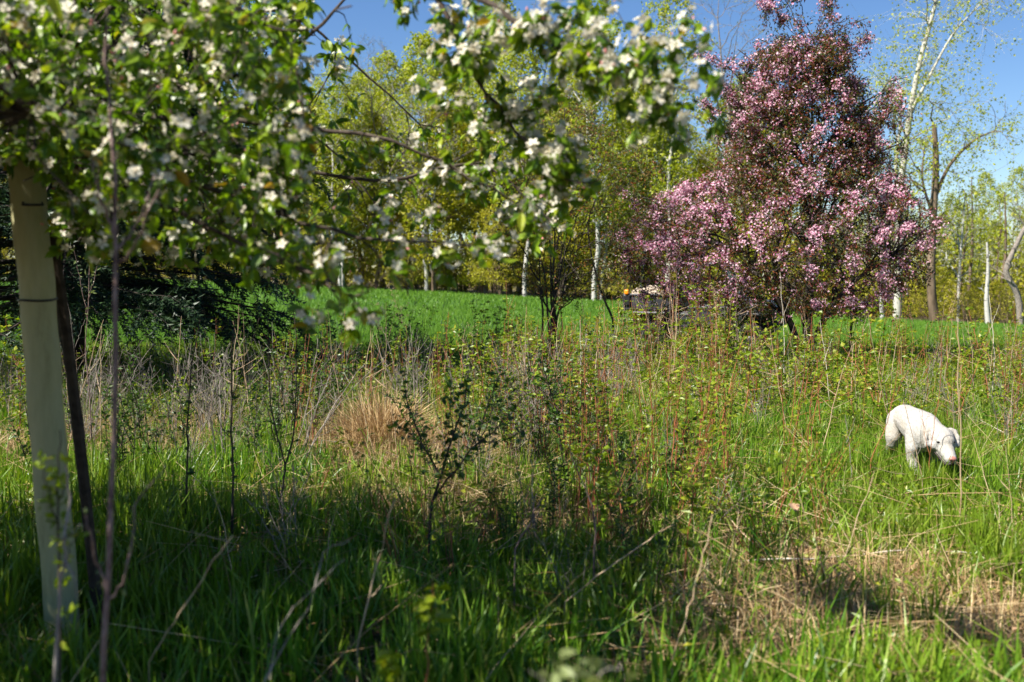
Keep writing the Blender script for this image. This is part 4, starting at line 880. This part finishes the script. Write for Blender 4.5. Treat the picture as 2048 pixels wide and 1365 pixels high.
def plant(name, label, cat, seed, H, stems, bark, leafm, spread=.25, leaf=(.045, .028), every=.05, lstart=.25, tri=False, side=0, arch=.25, r=.004, head=False, group=None, thick=1.):
    """a small plant: stems from one root, optional side twigs, leaves along them"""
    rng = R_(seed); root = thing(name, label, cat, (0, 0, 0), group); ms = MB(); ml = MB()
    for k in range(stems):
        a = rng.uniform(0, 6.28); h = H*rng.uniform(.62, 1.0) if k else H; o = h*arch*rng.uniform(.3, 1.2); n = 12; t = np.linspace(0, 1, n)
        P = np.stack([math.cos(a)*(spread*.15+o*t**2), math.sin(a)*(spread*.15+o*t**2), h*t*(1-.12*arch*t)-.03], -1); P[1:] += np.cumsum(rng.normal(0, .006*h, (n-1, 3)), 0)
        rr = r*thick*rng.uniform(.8, 1.2); ms.tubes(P, np.linspace(rr, rr*.35, n), 5)
        lines = [P]
        for s in range(side if np.isscalar(side) else 0):
            f = rng.uniform(.3, .92); i0 = int(f*(n-1)); b0 = P[i0]; d = rand_dirs(rng, 1)[0]; d[2] = abs(d[2])*.8+.35; l = h*rng.uniform(.10, .28)*(1.2-f*.6); Q = bez(b0[None], (b0+d*l*.5+np.array([0, 0, -.02*l]))[None], (b0+d*l+np.array([0, 0, .1*l]))[None], 6)[0]
            ms.tubes(Q, np.linspace(rr*.5, rr*.22, 6), 4); lines.append(Q)
        if leafm:
            for ln_ in lines:
                L = np.linalg.norm(np.diff(ln_, axis=0), axis=1).sum(); m = max(2, int(L/every)); f = rng.uniform(lstart if ln_ is P else .1, 1, m)*(len(ln_)-1.001); i0 = f.astype(int); fr = (f-i0)[:, None]; pos = ln_[i0]*(1-fr)+ln_[i0+1]*fr
                d = rand_dirs(rng, m); d[:, 2] = np.abs(d[:, 2])*.6+.05
                if tri:
                    pe = pos+nrm(d)*rng.uniform(.02, .05, (m, 1)); ms.tubes(np.stack([pos, pe], 1), np.full((m, 2), .0009), 3)
                    sd = nrm(np.cross(d, [0, 0, 1.])+1e-6); leaves(ml, rng, pe, d, leaf[0]*1.15, leaf[1]*1.1, 0, LEAF2, 1.0, .2); leaves(ml, rng, pe, d*.4+sd, leaf[0], leaf[1], 0, LEAF2, 1.0, .2); leaves(ml, rng, pe, d*.4-sd, leaf[0], leaf[1], 0, LEAF2, 1.0, .2)
                else: leaves(ml, rng, pos, d, leaf[0], leaf[1], 0, LEAF2, 1.3, .1)
        if head:
            for q in range(14):
                b0 = P[rng.integers(8, 12)]; d = rand_dirs(rng, 1)[0]; d[2] = abs(d[2])+.3; e = b0+nrm(d)*rng.uniform(.05, .14); ms.tubes(np.stack([b0, (b0+e)/2+np.array([0, 0, .012]), e]), np.array([.0014, .001, .0007]), 3)
                for w_ in range(3): ms.ellipsoid(e+rng.normal(0, .012, 3), (.005, .005, .007), 0, None, 5, 3)
    ms.build('stem', [M[bark]], root)
    if leafm: ml.build('foliage', [M[leafm]], root)
    return root
kinds = {
 'bramble_cane': dict(cat='bramble', label='orange-red bramble cane with green three-part leaves', bark='red_cane', leafm='bramble_leaf', tri=True, stems=2, H=1.25, every=.085, leaf=(.050, .036), side=2, arch=.22, r=.0058),
 'leafy_sapling': dict(cat='sapling', label='small green leafy sapling', bark='grey_twig', leafm='bramble_leaf', stems=3, H=1.0, every=.042, leaf=(.046, .030), side=7, arch=.2, r=.0055),
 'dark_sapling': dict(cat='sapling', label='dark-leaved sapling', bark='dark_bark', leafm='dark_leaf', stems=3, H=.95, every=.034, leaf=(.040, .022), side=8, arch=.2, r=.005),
 'dry_stalk': dict(cat='dry stalk', label='dry tan weed stalk', bark='tan_stalk', leafm=None, stems=1, H=1.25, side=3, arch=.12, r=.0042),
 'seed_stalk': dict(cat='dry stalk', label='dry stalk with a feathery seed head', bark='tan_stalk', leafm=None, stems=1, H=1.35, side=1, arch=.18, r=.0036, head=True),
 'bare_twig_bush': dict(cat='shrub', label='leafless grey twig clump', bark='grey_twig', leafm=None, stems=5, H=1.0, side=7, arch=.3, r=.0042),
 'red_cane_clump': dict(cat='bramble', label='clump of mostly bare orange canes', bark='red_cane', leafm='bramble_leaf', tri=True, stems=4, H=1.35, every=.16, leaf=(.035, .024), side=1, arch=.12, r=.0042, lstart=.4),
}
pp = {}
def zone(loc):
    px = 1024+F*loc[0]/loc[1]
    if loc[1] < 8.6:
        for lim, nm in ((420, 'close to the tree tube'), (800, 'left of the dark leafy shrub'), (1050, 'around the dark leafy shrub'), (1250, 'just right of the dark leafy shrub'), (1450, 'in the shaded cane clump'), (1720, 'between cane clump and dog')):
            if px < lim: return nm
        return 'in front of the dog'
    row = ', close to the field' if loc[1] > 13.5 else ', on the near side'
    for lim, nm in ((330, 'below the spruce trunk'), (640, 'below the spruce boughs'), (960, 'behind the straw tussock'), (1220, 'round the rusty shrub'), (1480, 'before the parked buggy'), (1760, 'below the pink crabapple')):
        if px < lim: return nm+row
    return 'behind the dog'+row
def put(kind, v, loc, rz, s, label=None, group=None, tilt=(0, 0)):
    k = kinds[kind]; key = (kind, v); lb = label or k['label']+' '+zone(loc); g = group or lb
    if key not in pp:
        kw = {a: b_ for a, b_ in k.items() if a not in ('label', 'cat')}; o = plant(kind, lb, k['cat'], 300+v*17+len(kind)*5, group=g, **kw); pp[key] = o
        o.location = loc; o.rotation_euler = (tilt[0], tilt[1], rz); o.scale = (s,)*3; return o
    return copy_tree(pp[key], lb, loc, rz, s, g, tilt)
rng = R_(202)
def scatter_plants(kind, n, y0, y1, px0, px1, s0, s1, nv=4, dens=None, tl=.08):
    c = 0; tries = 0; sd = int(rng.integers(1, 999))
    while c < n and tries < n*20:
        tries += 1; Y = y0+(y1-y0)*rng.random(); px = rng.uniform(px0, px1); x = (px-1024)/F*Y
        if 5.5 < Y < 8.7 and 1720 < px < 1990: continue
        if 6.5 < Y < 9.6 and 640 < px < 880 and kind != 'dry_stalk': continue
        if kinds[kind]['leafm'] and Y > 13 and 1240 < px < 1490 and rng.random() < .2: continue
        if y0 > 8 and rng.random() > np.clip(float(vnoise(np.array([x+40]), np.array([Y]), 1.5, sd)[0])*2.6-.75, 0.06, 1): continue
        put(kind, int(rng.integers(0, nv)), (x, Y, float(terrain(x, Y))), rng.uniform(0, 6.28), rng.uniform(s0, s1), tilt=(rng.normal(0, tl), rng.normal(0, tl))); c += 1
scatter_plants('bramble_cane', 120, 9.5, 18.5, 900, 2130, .45, 1.15, tl=.14)
scatter_plants('bramble_cane', 50, 9.5, 18.5, -60, 980, .45, 1.1, tl=.14)
scatter_plants('leafy_sapling', 100, 9.5, 18.5, -80, 2130, .45, 1.15, tl=.14)
scatter_plants('leafy_sapling', 16, 11, 17, 1250, 2130, .35, .75)
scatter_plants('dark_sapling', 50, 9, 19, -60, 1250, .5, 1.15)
scatter_plants('dry_stalk', 210, 8, 20, -60, 2130, .5, 1.2, tl=.16)
scatter_plants('seed_stalk', 22, 12, 20, 300, 2130, .8, 1.25)
scatter_plants('bare_twig_bush', 110, 8.8, 20, -60, 1300, .6, 1.2)
scatter_plants('bare_twig_bush', 34, 9.5, 18, 1300, 2100, .5, 1.0)
scatter_plants('red_cane_clump', 110, 8.3, 18, 450, 2100, .5, 1.1, tl=.12)
scatter_plants('red_cane_clump', 8, 6.0, 8.2, 1120, 1420, .6, 1.1, tl=.15)
scatter_plants('bramble_cane', 5, 5.6, 7.6, 1150, 1420, .6, .85)
scatter_plants('leafy_sapling', 14, 15, 19, 1250, 1490, 1.0, 1.5)
scatter_plants('dry_stalk', 14, 14, 19, 1250, 1490, 1.1, 1.5)
scatter_plants('red_cane_clump', 10, 14, 19, 1250, 1490, 1.0, 1.4)
scatter_plants('dark_sapling', 24, 7.5, 10.5, 60, 1250, .8, 1.35, tl=.14)
scatter_plants('bare_twig_bush', 26, 7.5, 11, 60, 1150, .8, 1.3, tl=.16)
scatter_plants('red_cane_clump', 14, 6.4, 9.2, 1060, 1480, .7, 1.2, tl=.15)
scatter_plants('dark_sapling', 4, 6.6, 8.6, 1100, 1450, .6, 1.2, tl=.15)
scatter_plants('dry_stalk', 44, 4.4, 8.6, 380, 2100, .3, .65, tl=.45)
scatter_plants('red_cane_clump', 26, 5, 8.6, 600, 1900, .35, .8, tl=.25)
scatter_plants('leafy_sapling', 16, 4.6, 8.6, 300, 1500, .25, .5)
scatter_plants('bare_twig_bush', 28, 4.6, 8.6, 250, 1450, .35, .8, tl=.25)
scatter_plants('dark_sapling', 7, 4.8, 7, 950, 1380, .5, .8)

# ------------------------------------------------------------------ foreground stems, one by one
def stem_thing(name, label, cat, bark, paths, leafm=None, leaf=(.04, .025), nleaf=0, budm=None, lastonly=False, nsmooth=14, group=None, tmpl=LEAF2, sides=6, lspread=.012, lmin=.15, tri=False):
    """paths: list of (points [(px,py,dist)...], r0, r1); the first point of the first path is brought to the ground"""
    rng = R_(sum(ord(c) for c in label)); W = []
    lying = name == 'fallen_cane'
    for k, (pts, r0, r1) in enumerate(paths):
        P = [at(*p) for p in pts]
        if lying:                                    # rests in the grass, a hand above the ground
            P = [at(p[0], p[1], (EYE-.10-.10*(q % 2))*F/(p[1]-550)) for q, p in enumerate(pts)]
        W.append((smooth_path(P, nsmooth), r0, r1))
    base = W[0][0][0].copy(); g = terrain(base[0], base[1])
    ms = MB()
    if base[2] > g+.02 and not lying:                              # root it
        q = base.copy(); q[2] = g-.03; q[0] += (base[0]-W[0][0][1][0])*.3; ms.tubes(np.stack([q, (q+base)/2, base]), np.array([W[0][1]*1.08, W[0][1]*1.04, W[0][1]])*.75, sides); base = q
    root = thing(name, label, cat, tuple(base), group); ml = MB(); pool = []
    for P, r0, r1 in W:
        P = P.copy(); P[1:-1] += rng.normal(0, .0035, P[1:-1].shape); ms.tubes(P, np.linspace(r0, r1, len(P))*.75, sides); pool.append(P)
    if nleaf:
        wts = np.array([np.linalg.norm(np.diff(P, axis=0), axis=1).sum() for P in pool]); wts = wts/wts.sum()
        i = rng.choice(len(pool), nleaf, p=wts); f = rng.uniform(0, 1, nleaf)
        f = np.where(i == 0, lmin+(1-lmin)*f, f); pos = np.array([pool[a][min(int(t*(len(pool[a])-1)), len(pool[a])-1)] for a, t in zip(i, f)])+rng.normal(0, lspread, (nleaf, 3))
        d = rand_dirs(rng, nleaf); d[:, 2] = d[:, 2]*.6+.15
        if tri:
            sd = nrm(np.cross(d, [0, 0, 1.])+1e-6)
            for dd in (d, d*.4+sd, d*.4-sd): leaves(ml, rng, pos, dd, leaf[0], leaf[1], 0, tmpl, .9, .15)
        else: leaves(ml, rng, pos, d, leaf[0], leaf[1], 0, tmpl, 1.3, .1)
        ml.build('foliage', [M[leafm]], root, base)
    if budm:
        b = MB()
        for P in pool:
            for _ in range(4):
                c = P[rng.integers(3, len(P))]+rng.normal(0, .004, 3); flowers(b, rng, c[None], rand_dirs(rng, 1)+np.array([[0, 0, .8]]), .016, 0, BUD)
            flowers(b, rng, P[-1][None], np.array([[0, 0, 1.]]), .022, 0, BUD)
        b.build('buds', [M[budm]], root, base)['kind'] = 'stuff'
    ms.build('stem', [M[bark]], root, base); return root
S = stem_thing
S('young_tree', 'tall slim reddish-brown sapling with bare forks close to the camera on the left', 'sapling', 'sapling_bark', [
   ([(205, 1420, 2.75), (214, 1170, 2.75), (228, 900, 2.8), (230, 650, 2.8), (233, 470, 2.85), (228, 330, 2.85), (218, 180, 2.9), (214, 50, 2.9)], .0125, .006),
   ([(233, 470, 2.85), (212, 430, 2.85), (196, 370, 2.8), (185, 320, 2.8)], .0075, .004), ([(234, 500, 2.85), (262, 470, 2.9), (292, 410, 2.9), (310, 350, 2.95)], .007, .003), ([(232, 530, 2.85), (262, 505, 2.8), (290, 430, 2.75), (318, 380, 2.75)], .007, .003),
   ([(213, 1180, 2.75), (198, 1130, 2.75), (182, 1080, 2.7), (172, 1030, 2.7)], .006, .003), ([(214, 1200, 2.75), (248, 1160, 2.75), (262, 1090, 2.75), (278, 1000, 2.8), (330, 940, 2.8)], .006, .0025)], 'pale_leaf', (.022, .012), 26, 'pale_leaf')
S('grey_twig_shoot', 'crooked pale grey shoot rising in front of the foot of the tree shelter', 'shoot', 'grey_twig', [
   ([(108, 1400, 2.7), (118, 1200, 2.75), (128, 1110, 2.75), (138, 1000, 2.8), (132, 930, 2.8)], .008, .004), ([(128, 1120, 2.75), (150, 1160, 2.7), (156, 1200, 2.7)], .004, .002), ([(124, 1080, 2.75), (165, 1050, 2.75)], .004, .002)])
S('leafy_shoot', 'leafy shoot with small bright leaves against the tree shelter tube', 'shoot', 'dark_bark', [
   ([(122, 1400, 2.9), (120, 1150, 2.9), (116, 980, 2.9), (120, 860, 2.9)], .006, .002), ([(118, 1050, 2.9), (90, 960, 2.85), (80, 900, 2.85)], .003, .0015), ([(118, 1000, 2.9), (150, 930, 2.9)], .003, .0015), ([(118, 1150, 2.9), (160, 1060, 2.9)], .003, .0015)], 'bramble_leaf', (.032, .020), 95)
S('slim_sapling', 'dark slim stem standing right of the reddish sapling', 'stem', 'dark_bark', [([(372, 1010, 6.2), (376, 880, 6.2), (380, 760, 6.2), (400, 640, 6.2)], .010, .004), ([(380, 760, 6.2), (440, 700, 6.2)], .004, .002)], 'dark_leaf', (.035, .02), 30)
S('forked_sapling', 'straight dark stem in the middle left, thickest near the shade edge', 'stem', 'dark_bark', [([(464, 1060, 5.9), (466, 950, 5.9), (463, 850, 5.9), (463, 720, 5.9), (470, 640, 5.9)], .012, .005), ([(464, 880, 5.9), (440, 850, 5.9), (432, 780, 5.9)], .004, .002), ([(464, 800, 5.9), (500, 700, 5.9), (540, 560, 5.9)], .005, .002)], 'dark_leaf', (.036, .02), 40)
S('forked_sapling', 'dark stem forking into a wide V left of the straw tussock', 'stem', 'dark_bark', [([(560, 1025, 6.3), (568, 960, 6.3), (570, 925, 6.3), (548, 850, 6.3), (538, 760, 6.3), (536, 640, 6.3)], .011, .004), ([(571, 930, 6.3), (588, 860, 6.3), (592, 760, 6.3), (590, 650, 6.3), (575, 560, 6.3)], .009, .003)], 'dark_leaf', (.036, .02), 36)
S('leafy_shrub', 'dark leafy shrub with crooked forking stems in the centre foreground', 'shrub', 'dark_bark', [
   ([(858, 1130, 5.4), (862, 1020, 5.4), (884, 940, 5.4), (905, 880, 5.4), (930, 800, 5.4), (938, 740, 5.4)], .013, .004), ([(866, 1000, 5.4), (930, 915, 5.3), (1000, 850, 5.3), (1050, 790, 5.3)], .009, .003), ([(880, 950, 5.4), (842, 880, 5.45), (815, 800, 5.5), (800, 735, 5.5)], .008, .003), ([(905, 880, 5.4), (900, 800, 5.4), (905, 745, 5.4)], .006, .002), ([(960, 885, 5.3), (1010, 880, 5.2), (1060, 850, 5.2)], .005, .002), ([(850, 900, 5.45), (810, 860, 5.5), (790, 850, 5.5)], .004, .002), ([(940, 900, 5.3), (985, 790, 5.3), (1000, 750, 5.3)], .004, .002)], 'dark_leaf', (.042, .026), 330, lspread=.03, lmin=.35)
S('brown_twig', 'blurred tan forked twig rising from the bottom left of centre', 'twig', 'grey_twig', [([(520, 1400, 2.9), (570, 1290, 3.0), (620, 1200, 3.0), (650, 1110, 3.1), (700, 1080, 3.1)], .004, .0022), ([(540, 1360, 2.9), (560, 1260, 3.0), (610, 1190, 3.0), (690, 1120, 3.1)], .0032, .0016)])
S('pale_straw', 'single pale dry stem slanting up in front of the deep shade', 'dry stalk', 'tan_stalk', [([(298, 1325, 3.4), (350, 1240, 3.4), (410, 1150, 3.4), (466, 1072, 3.4)], .0026, .0036)])
S('tan_cane', 'thin tan cane with side twig standing left of centre in the shade', 'dry stalk', 'tan_stalk', [([(715, 1295, 3.7), (735, 1210, 3.7), (760, 1100, 3.7), (790, 1000, 3.7)], .0055, .003), ([(740, 1195, 3.7), (765, 1170, 3.7)], .003, .002)])
S('leafy_sprig', 'blurred bright green leafy sprig low in the centre foreground', 'sprig', 'red_cane', [([(850, 1400, 3.2), (855, 1290, 3.2), (862, 1220, 3.2), (866, 1165, 3.2)], .0045, .002)], 'bramble_leaf', (.055, .032), 12, tri=True, tmpl=LEAF8, lmin=.4)
S('leafy_sprig', 'very blurred pale green leaf tuft at the bottom edge right of centre', 'sprig', 'grey_twig', [([(1150, 1460, 1.9), (1160, 1400, 1.9), (1140, 1340, 1.9), (1120, 1320, 1.9)], .004, .002), ([(1160, 1400, 1.9), (1200, 1350, 1.9), (1240, 1330, 1.95)], .003, .0015), ([(1155, 1420, 1.9), (1060, 1340, 1.9)], .003, .0015)], 'pale_leaf', (.040, .026), 34, tmpl=LEAF8, lmin=.5, lspread=.02)
S('leafy_sprig', 'small green leafy tuft at the bottom edge below the brown forked twig', 'sprig', 'red_cane', [([(790, 1420, 2.8), (785, 1350, 2.8), (780, 1310, 2.8)], .004, .002)], 'bramble_leaf', (.045, .028), 8, tri=True, tmpl=LEAF8)
S('red_stem_sprig', 'red-stemmed sprig with fresh yellow-green leaves at the shade edge', 'sprig', 'red_cane', [([(1368, 1180, 4.9), (1376, 1080, 4.9), (1384, 1010, 4.9), (1388, 965, 4.9)], .006, .003)], 'bramble_leaf', (.042, .026), 20, tri=True, lmin=.3)
S('tan_cane', 'thick tan cane slanting up from the bottom right of the shade', 'dry stalk', 'tan_stalk', [([(1345, 1320, 3.7), (1372, 1230, 3.7), (1400, 1140, 3.8), (1425, 1030, 3.9)], .0042, .0026)])
S('tan_cane', 'long tan cane slanting from the shade up towards the red-stemmed sprig', 'dry stalk', 'tan_stalk', [([(1130, 1205, 4.4), (1200, 1150, 4.4), (1290, 1085, 4.5), (1350, 1050, 4.5)], .005, .003)])
S('brown_twig', 'crooked brown twig with a forked tip in the middle of the shade', 'twig', 'sapling_bark', [([(1030, 1100, 4.7), (1060, 1045, 4.7), (1075, 1010, 4.7), (1088, 995, 4.7)], .006, .003), ([(1062, 1040, 4.7), (1082, 1028, 4.7), (1084, 1070, 4.7)], .004, .002)])
S('brown_twig', 'reddish forked twig standing right of the dark leafy shrub', 'twig', 'sapling_bark', [([(1188, 1100, 4.9), (1190, 1040, 4.9), (1172, 980, 4.9), (1150, 930, 4.9), (1140, 890, 4.9)], .007, .003), ([(1190, 1040, 4.9), (1200, 1000, 4.9)], .004, .002)])
S('tall_stalk', 'tall pale dry stalk standing just right of the dog', 'dry stalk', 'tan_stalk', [([(1920, 1115, 5.9), (1922, 980, 5.9), (1921, 860, 5.9), (1917, 740, 5.9), (1916, 640, 5.9)], .0055, .003)])
S('tall_stalk', 'thin tan stalk crossing the front of the dog', 'dry stalk', 'tan_stalk', [([(1856, 1060, 6.9), (1840, 940, 6.9), (1822, 860, 6.9), (1806, 800, 6.9)], .0042, .0022)])
S('tall_stalk', 'reddish stalk standing before the dog at its neck', 'dry stalk', 'red_cane', [([(1862, 1010, 7.4), (1860, 920, 7.4), (1868, 850, 7.4), (1880, 770, 7.4), (1884, 660, 7.4)], .004, .002), ([(1860, 915, 7.4), (1848, 860, 7.4), (1842, 800, 7.4)], .003, .0015)])
S('tall_stalk', 'orange stalk leaning in front of the dog at its rump', 'dry stalk', 'red_cane', [([(1742, 920, 7.6), (1768, 860, 7.6), (1782, 815, 7.6), (1800, 700, 7.6)], .0045, .002)])
S('tall_stalk', 'dark crossing twig in front of the dog at its side', 'dry stalk', 'grey_twig', [([(1808, 985, 7.5), (1832, 920, 7.5), (1848, 870, 7.5), (1856, 830, 7.5)], .0028, .0015), ([(1850, 860, 7.5), (1838, 820, 7.5)], .002, .001)])
S('fallen_cane', 'pale crooked cane lying flat across the grass below the dog', 'fallen cane', 'pale_stalk', [([(1490, 1122, 5.75), (1600, 1118, 5.72), (1700, 1112, 5.72), (1780, 1100, 5.75), (1860, 1104, 5.75), (1942, 1106, 5.75)], .006, .003)])
S('fallen_cane', 'long tan cane slanting down through the grass left of the dog', 'fallen cane', 'tan_stalk', [([(1552, 945, 7.3), (1640, 985, 6.9), (1740, 1030, 6.5), (1850, 1080, 6.1)], .005, .003)])
S('fallen_cane', 'thin pale cane arching above the dog towards the right edge', 'fallen cane', 'pale_stalk', [([(2060, 890, 8.2), (1980, 850, 8.4), (1920, 815, 8.6), (1870, 775, 8.8), (1835, 755, 9.0)], .0045, .0025)])
S('fallen_cane', 'grey dead cane leaning across the middle of the picture below the brambles', 'fallen cane', 'grey_twig', [([(600, 878, 8.6), (680, 886, 8.4), (760, 900, 8.2), (860, 945, 7.8)], .006, .004)])
S('fallen_cane', 'grey-tan cane leaning in the grass right of the shaded stems', 'fallen cane', 'tan_stalk', [([(1535, 1122, 5.6), (1480, 1060, 5.7), (1430, 1010, 5.8), (1390, 975, 5.9)], .0055, .003)])
S('fallen_cane', 'thin tan cane lying in front of the straw patch at lower right', 'fallen cane', 'tan_stalk', [([(1350, 1205, 4.95), (1450, 1210, 4.95), (1540, 1232, 4.9), (1600, 1240, 4.85)], .0045, .003)])
S('fallen_cane', 'tan cane rising left to right beside the flat pale cane', 'fallen cane', 'tan_stalk', [([(1570, 1200, 5.2), (1660, 1160, 5.4), (1740, 1120, 5.6), (1790, 1100, 5.7)], .004, .003)])
S('dead_weed', 'thin dark stem holding one curled brown leaf in the right foreground', 'stem', 'dark_bark', [([(1592, 1210, 5.0), (1594, 1120, 5.0), (1597, 1060, 5.0), (1596, 1010, 5.0)], .006, .003)])
for k, (x0, y0, x1, y1, Y, lb) in enumerate([(1660, 900, 1640, 640, 11.5, 'pale stalk standing below the crabapple trunk, left of two'), (1530, 880, 1470, 640, 12.5, 'pale stalk leaning left below the crabapple'), (1565, 850, 1560, 545, 13.0, 'tall pale stalk in front of the crabapple skirts'),
        (1150, 900, 1160, 640, 11.0, 'stout tan stalk standing left of the brambles'), (985, 880, 1010, 640, 10.5, 'tall orange cane in the middle of the rough'), (1242, 900, 1236, 600, 10.0, 'orange cane at the left of the bramble clump'), (1290, 1000, 1262, 600, 8.5, 'orange cane at the centre of the bramble clump'),
        (1985, 800, 1978, 590, 11.5, 'forked pale dead stalk near the right edge'), (675, 850, 690, 620, 10.5, 'orange cane behind the straw tussock'), (1700, 1000, 1690, 830, 7.6, 'thin grey stalk left of the dog'), (1420, 900, 1432, 600, 11.5, 'orange cane below the left skirts of the crabapple'), (1010, 800, 1012, 560, 12.5, 'orange cane rising against the open field')]):
    S('tall_stalk', lb, 'dry stalk', 'red_cane' if 'orange' in lb else ('grey_twig' if 'grey' in lb else 'pale_stalk'), [([(x0, y0, Y), ((x0+x1)/2+6, (y0+y1)/2, Y), (x1, y1, Y)], .0065, .003), ([((x0+2*x1)/3, (y0+2*y1)/3, Y), ((x0+2*x1)/3+18, (y0+2*y1)/3-50, Y)], .003, .0015)], 'bramble_leaf' if 'orange' in lb else None, (.045, .03), 16 if 'orange' in lb else 0, tri=True)
def dead_leaf(px, py, Y, size, label, onground=True, up=0.):
    rng = R_(int(px)); p = at(px, py, Y)
    if onground: p[2] = terrain(p[0], p[1])+.03+up
    root = thing('dead_leaf', label, 'leaf', tuple(p)); b = MB(); n = 7; V = []; 
    for i in range(n):
        t = i/(n-1); wd = math.sin(math.pi*min(.97, max(.03, t)))**.7*.5
        for j, s in enumerate((-1, -.5, 0, .5, 1)): V.append((s*wd*size*.8, (t-.5)*size, size*(.25*abs(s)*wd*1.6+.15*math.sin(4*t+px))+rng.normal(0, .03)*size))
    f = [[i*5+j, i*5+j+1, i*5+j+6, i*5+j+5] for i in range(n-1) for j in range(4)]
    a, c = rng.uniform(0, 6.28), rng.uniform(-.9, .9); e = Matrix.Rotation(a, 3, 'Z') @ Matrix.Rotation(c, 3, 'X'); V = np.array(V) @ np.array(e).T
    b.add(V, f, 0, True); b.build('blade', [M['dead_leaf']], root)
    m = MB(); m.tubes(np.stack([V[2], V[2]*1.4+np.array([0, 0, .01])]), np.array([.0012, .001]), 4); m.build('stalk', [M['dead_leaf']], root)
dead_leaf(1588, 1015, 5.0, .075, 'curled brown leaf caught on a thin dark stem', False)
for px, py, sz, lb in [(1640, 1212, .10, 'dry pinkish-brown leaf on top of the straw patch'), (1665, 1222, .08, 'smaller dry leaf right of the pinkish one on the straw'), (1952, 1188, .085, 'pale dry leaf in the grass near the right edge'), (1962, 1235, .06, 'small tan leaf below the pale dry leaf'), (1885, 1152, .05, 'small orange-brown leaf below the flat pale cane'), (2030, 1300, .07, 'tan leaf at the lower right corner')]:
    dead_leaf(px, py, EYE*F/(py-550), sz, lb)
# sapling with upright white buds beyond the stake
S('budding_shrub', 'slim shrub tipped with silvery white buds just right of the stake', 'shrub', 'sapling_bark', [([(180, 800, 8.5), (172, 700, 8.5), (176, 600, 8.5), (182, 500, 8.5), (180, 445, 8.5)], .007, .003), ([(176, 640, 8.5), (160, 560, 8.5), (148, 495, 8.5)], .004, .002), ([(176, 600, 8.5), (192, 540, 8.5), (192, 460, 8.5)], .004, .002)], 'pale_leaf', (.04, .018), 60, 'white_flower', lmin=.5)
S('bare_sapling', 'leafless grey sapling with crossing twigs in front of the spruce trunk', 'sapling', 'grey_twig', [([(142, 820, 9.5), (150, 720, 9.5), (138, 620, 9.5), (120, 560, 9.5), (112, 500, 9.5)], .007, .003), ([(140, 640, 9.5), (120, 600, 9.5)], .003, .002), ([(150, 720, 9.5), (128, 640, 9.5), (126, 540, 9.5)], .004, .002), ([(148, 700, 9.5), (170, 640, 9.5)], .003, .002)])
S('leaning_shrub', 'dark curved bare stem leaning left of the parked buggy', 'stem', 'dark_bark', [([(1226, 640, 17.6), (1205, 590, 17.5), (1185, 520, 17.5), (1176, 450, 17.5), (1190, 400, 17.5)], .03, .012)], 'rusty_leaf', (.05, .03), 60, lspread=.12, lmin=.5)
print('tris', sum(len(o.data.polygons) for o in bpy.data.objects if o.type == 'MESH'), 'unique', sum(sum(max(0, n) for n in [len(m.loops)-2*len(m.polygons)]) for m in bpy.data.meshes))
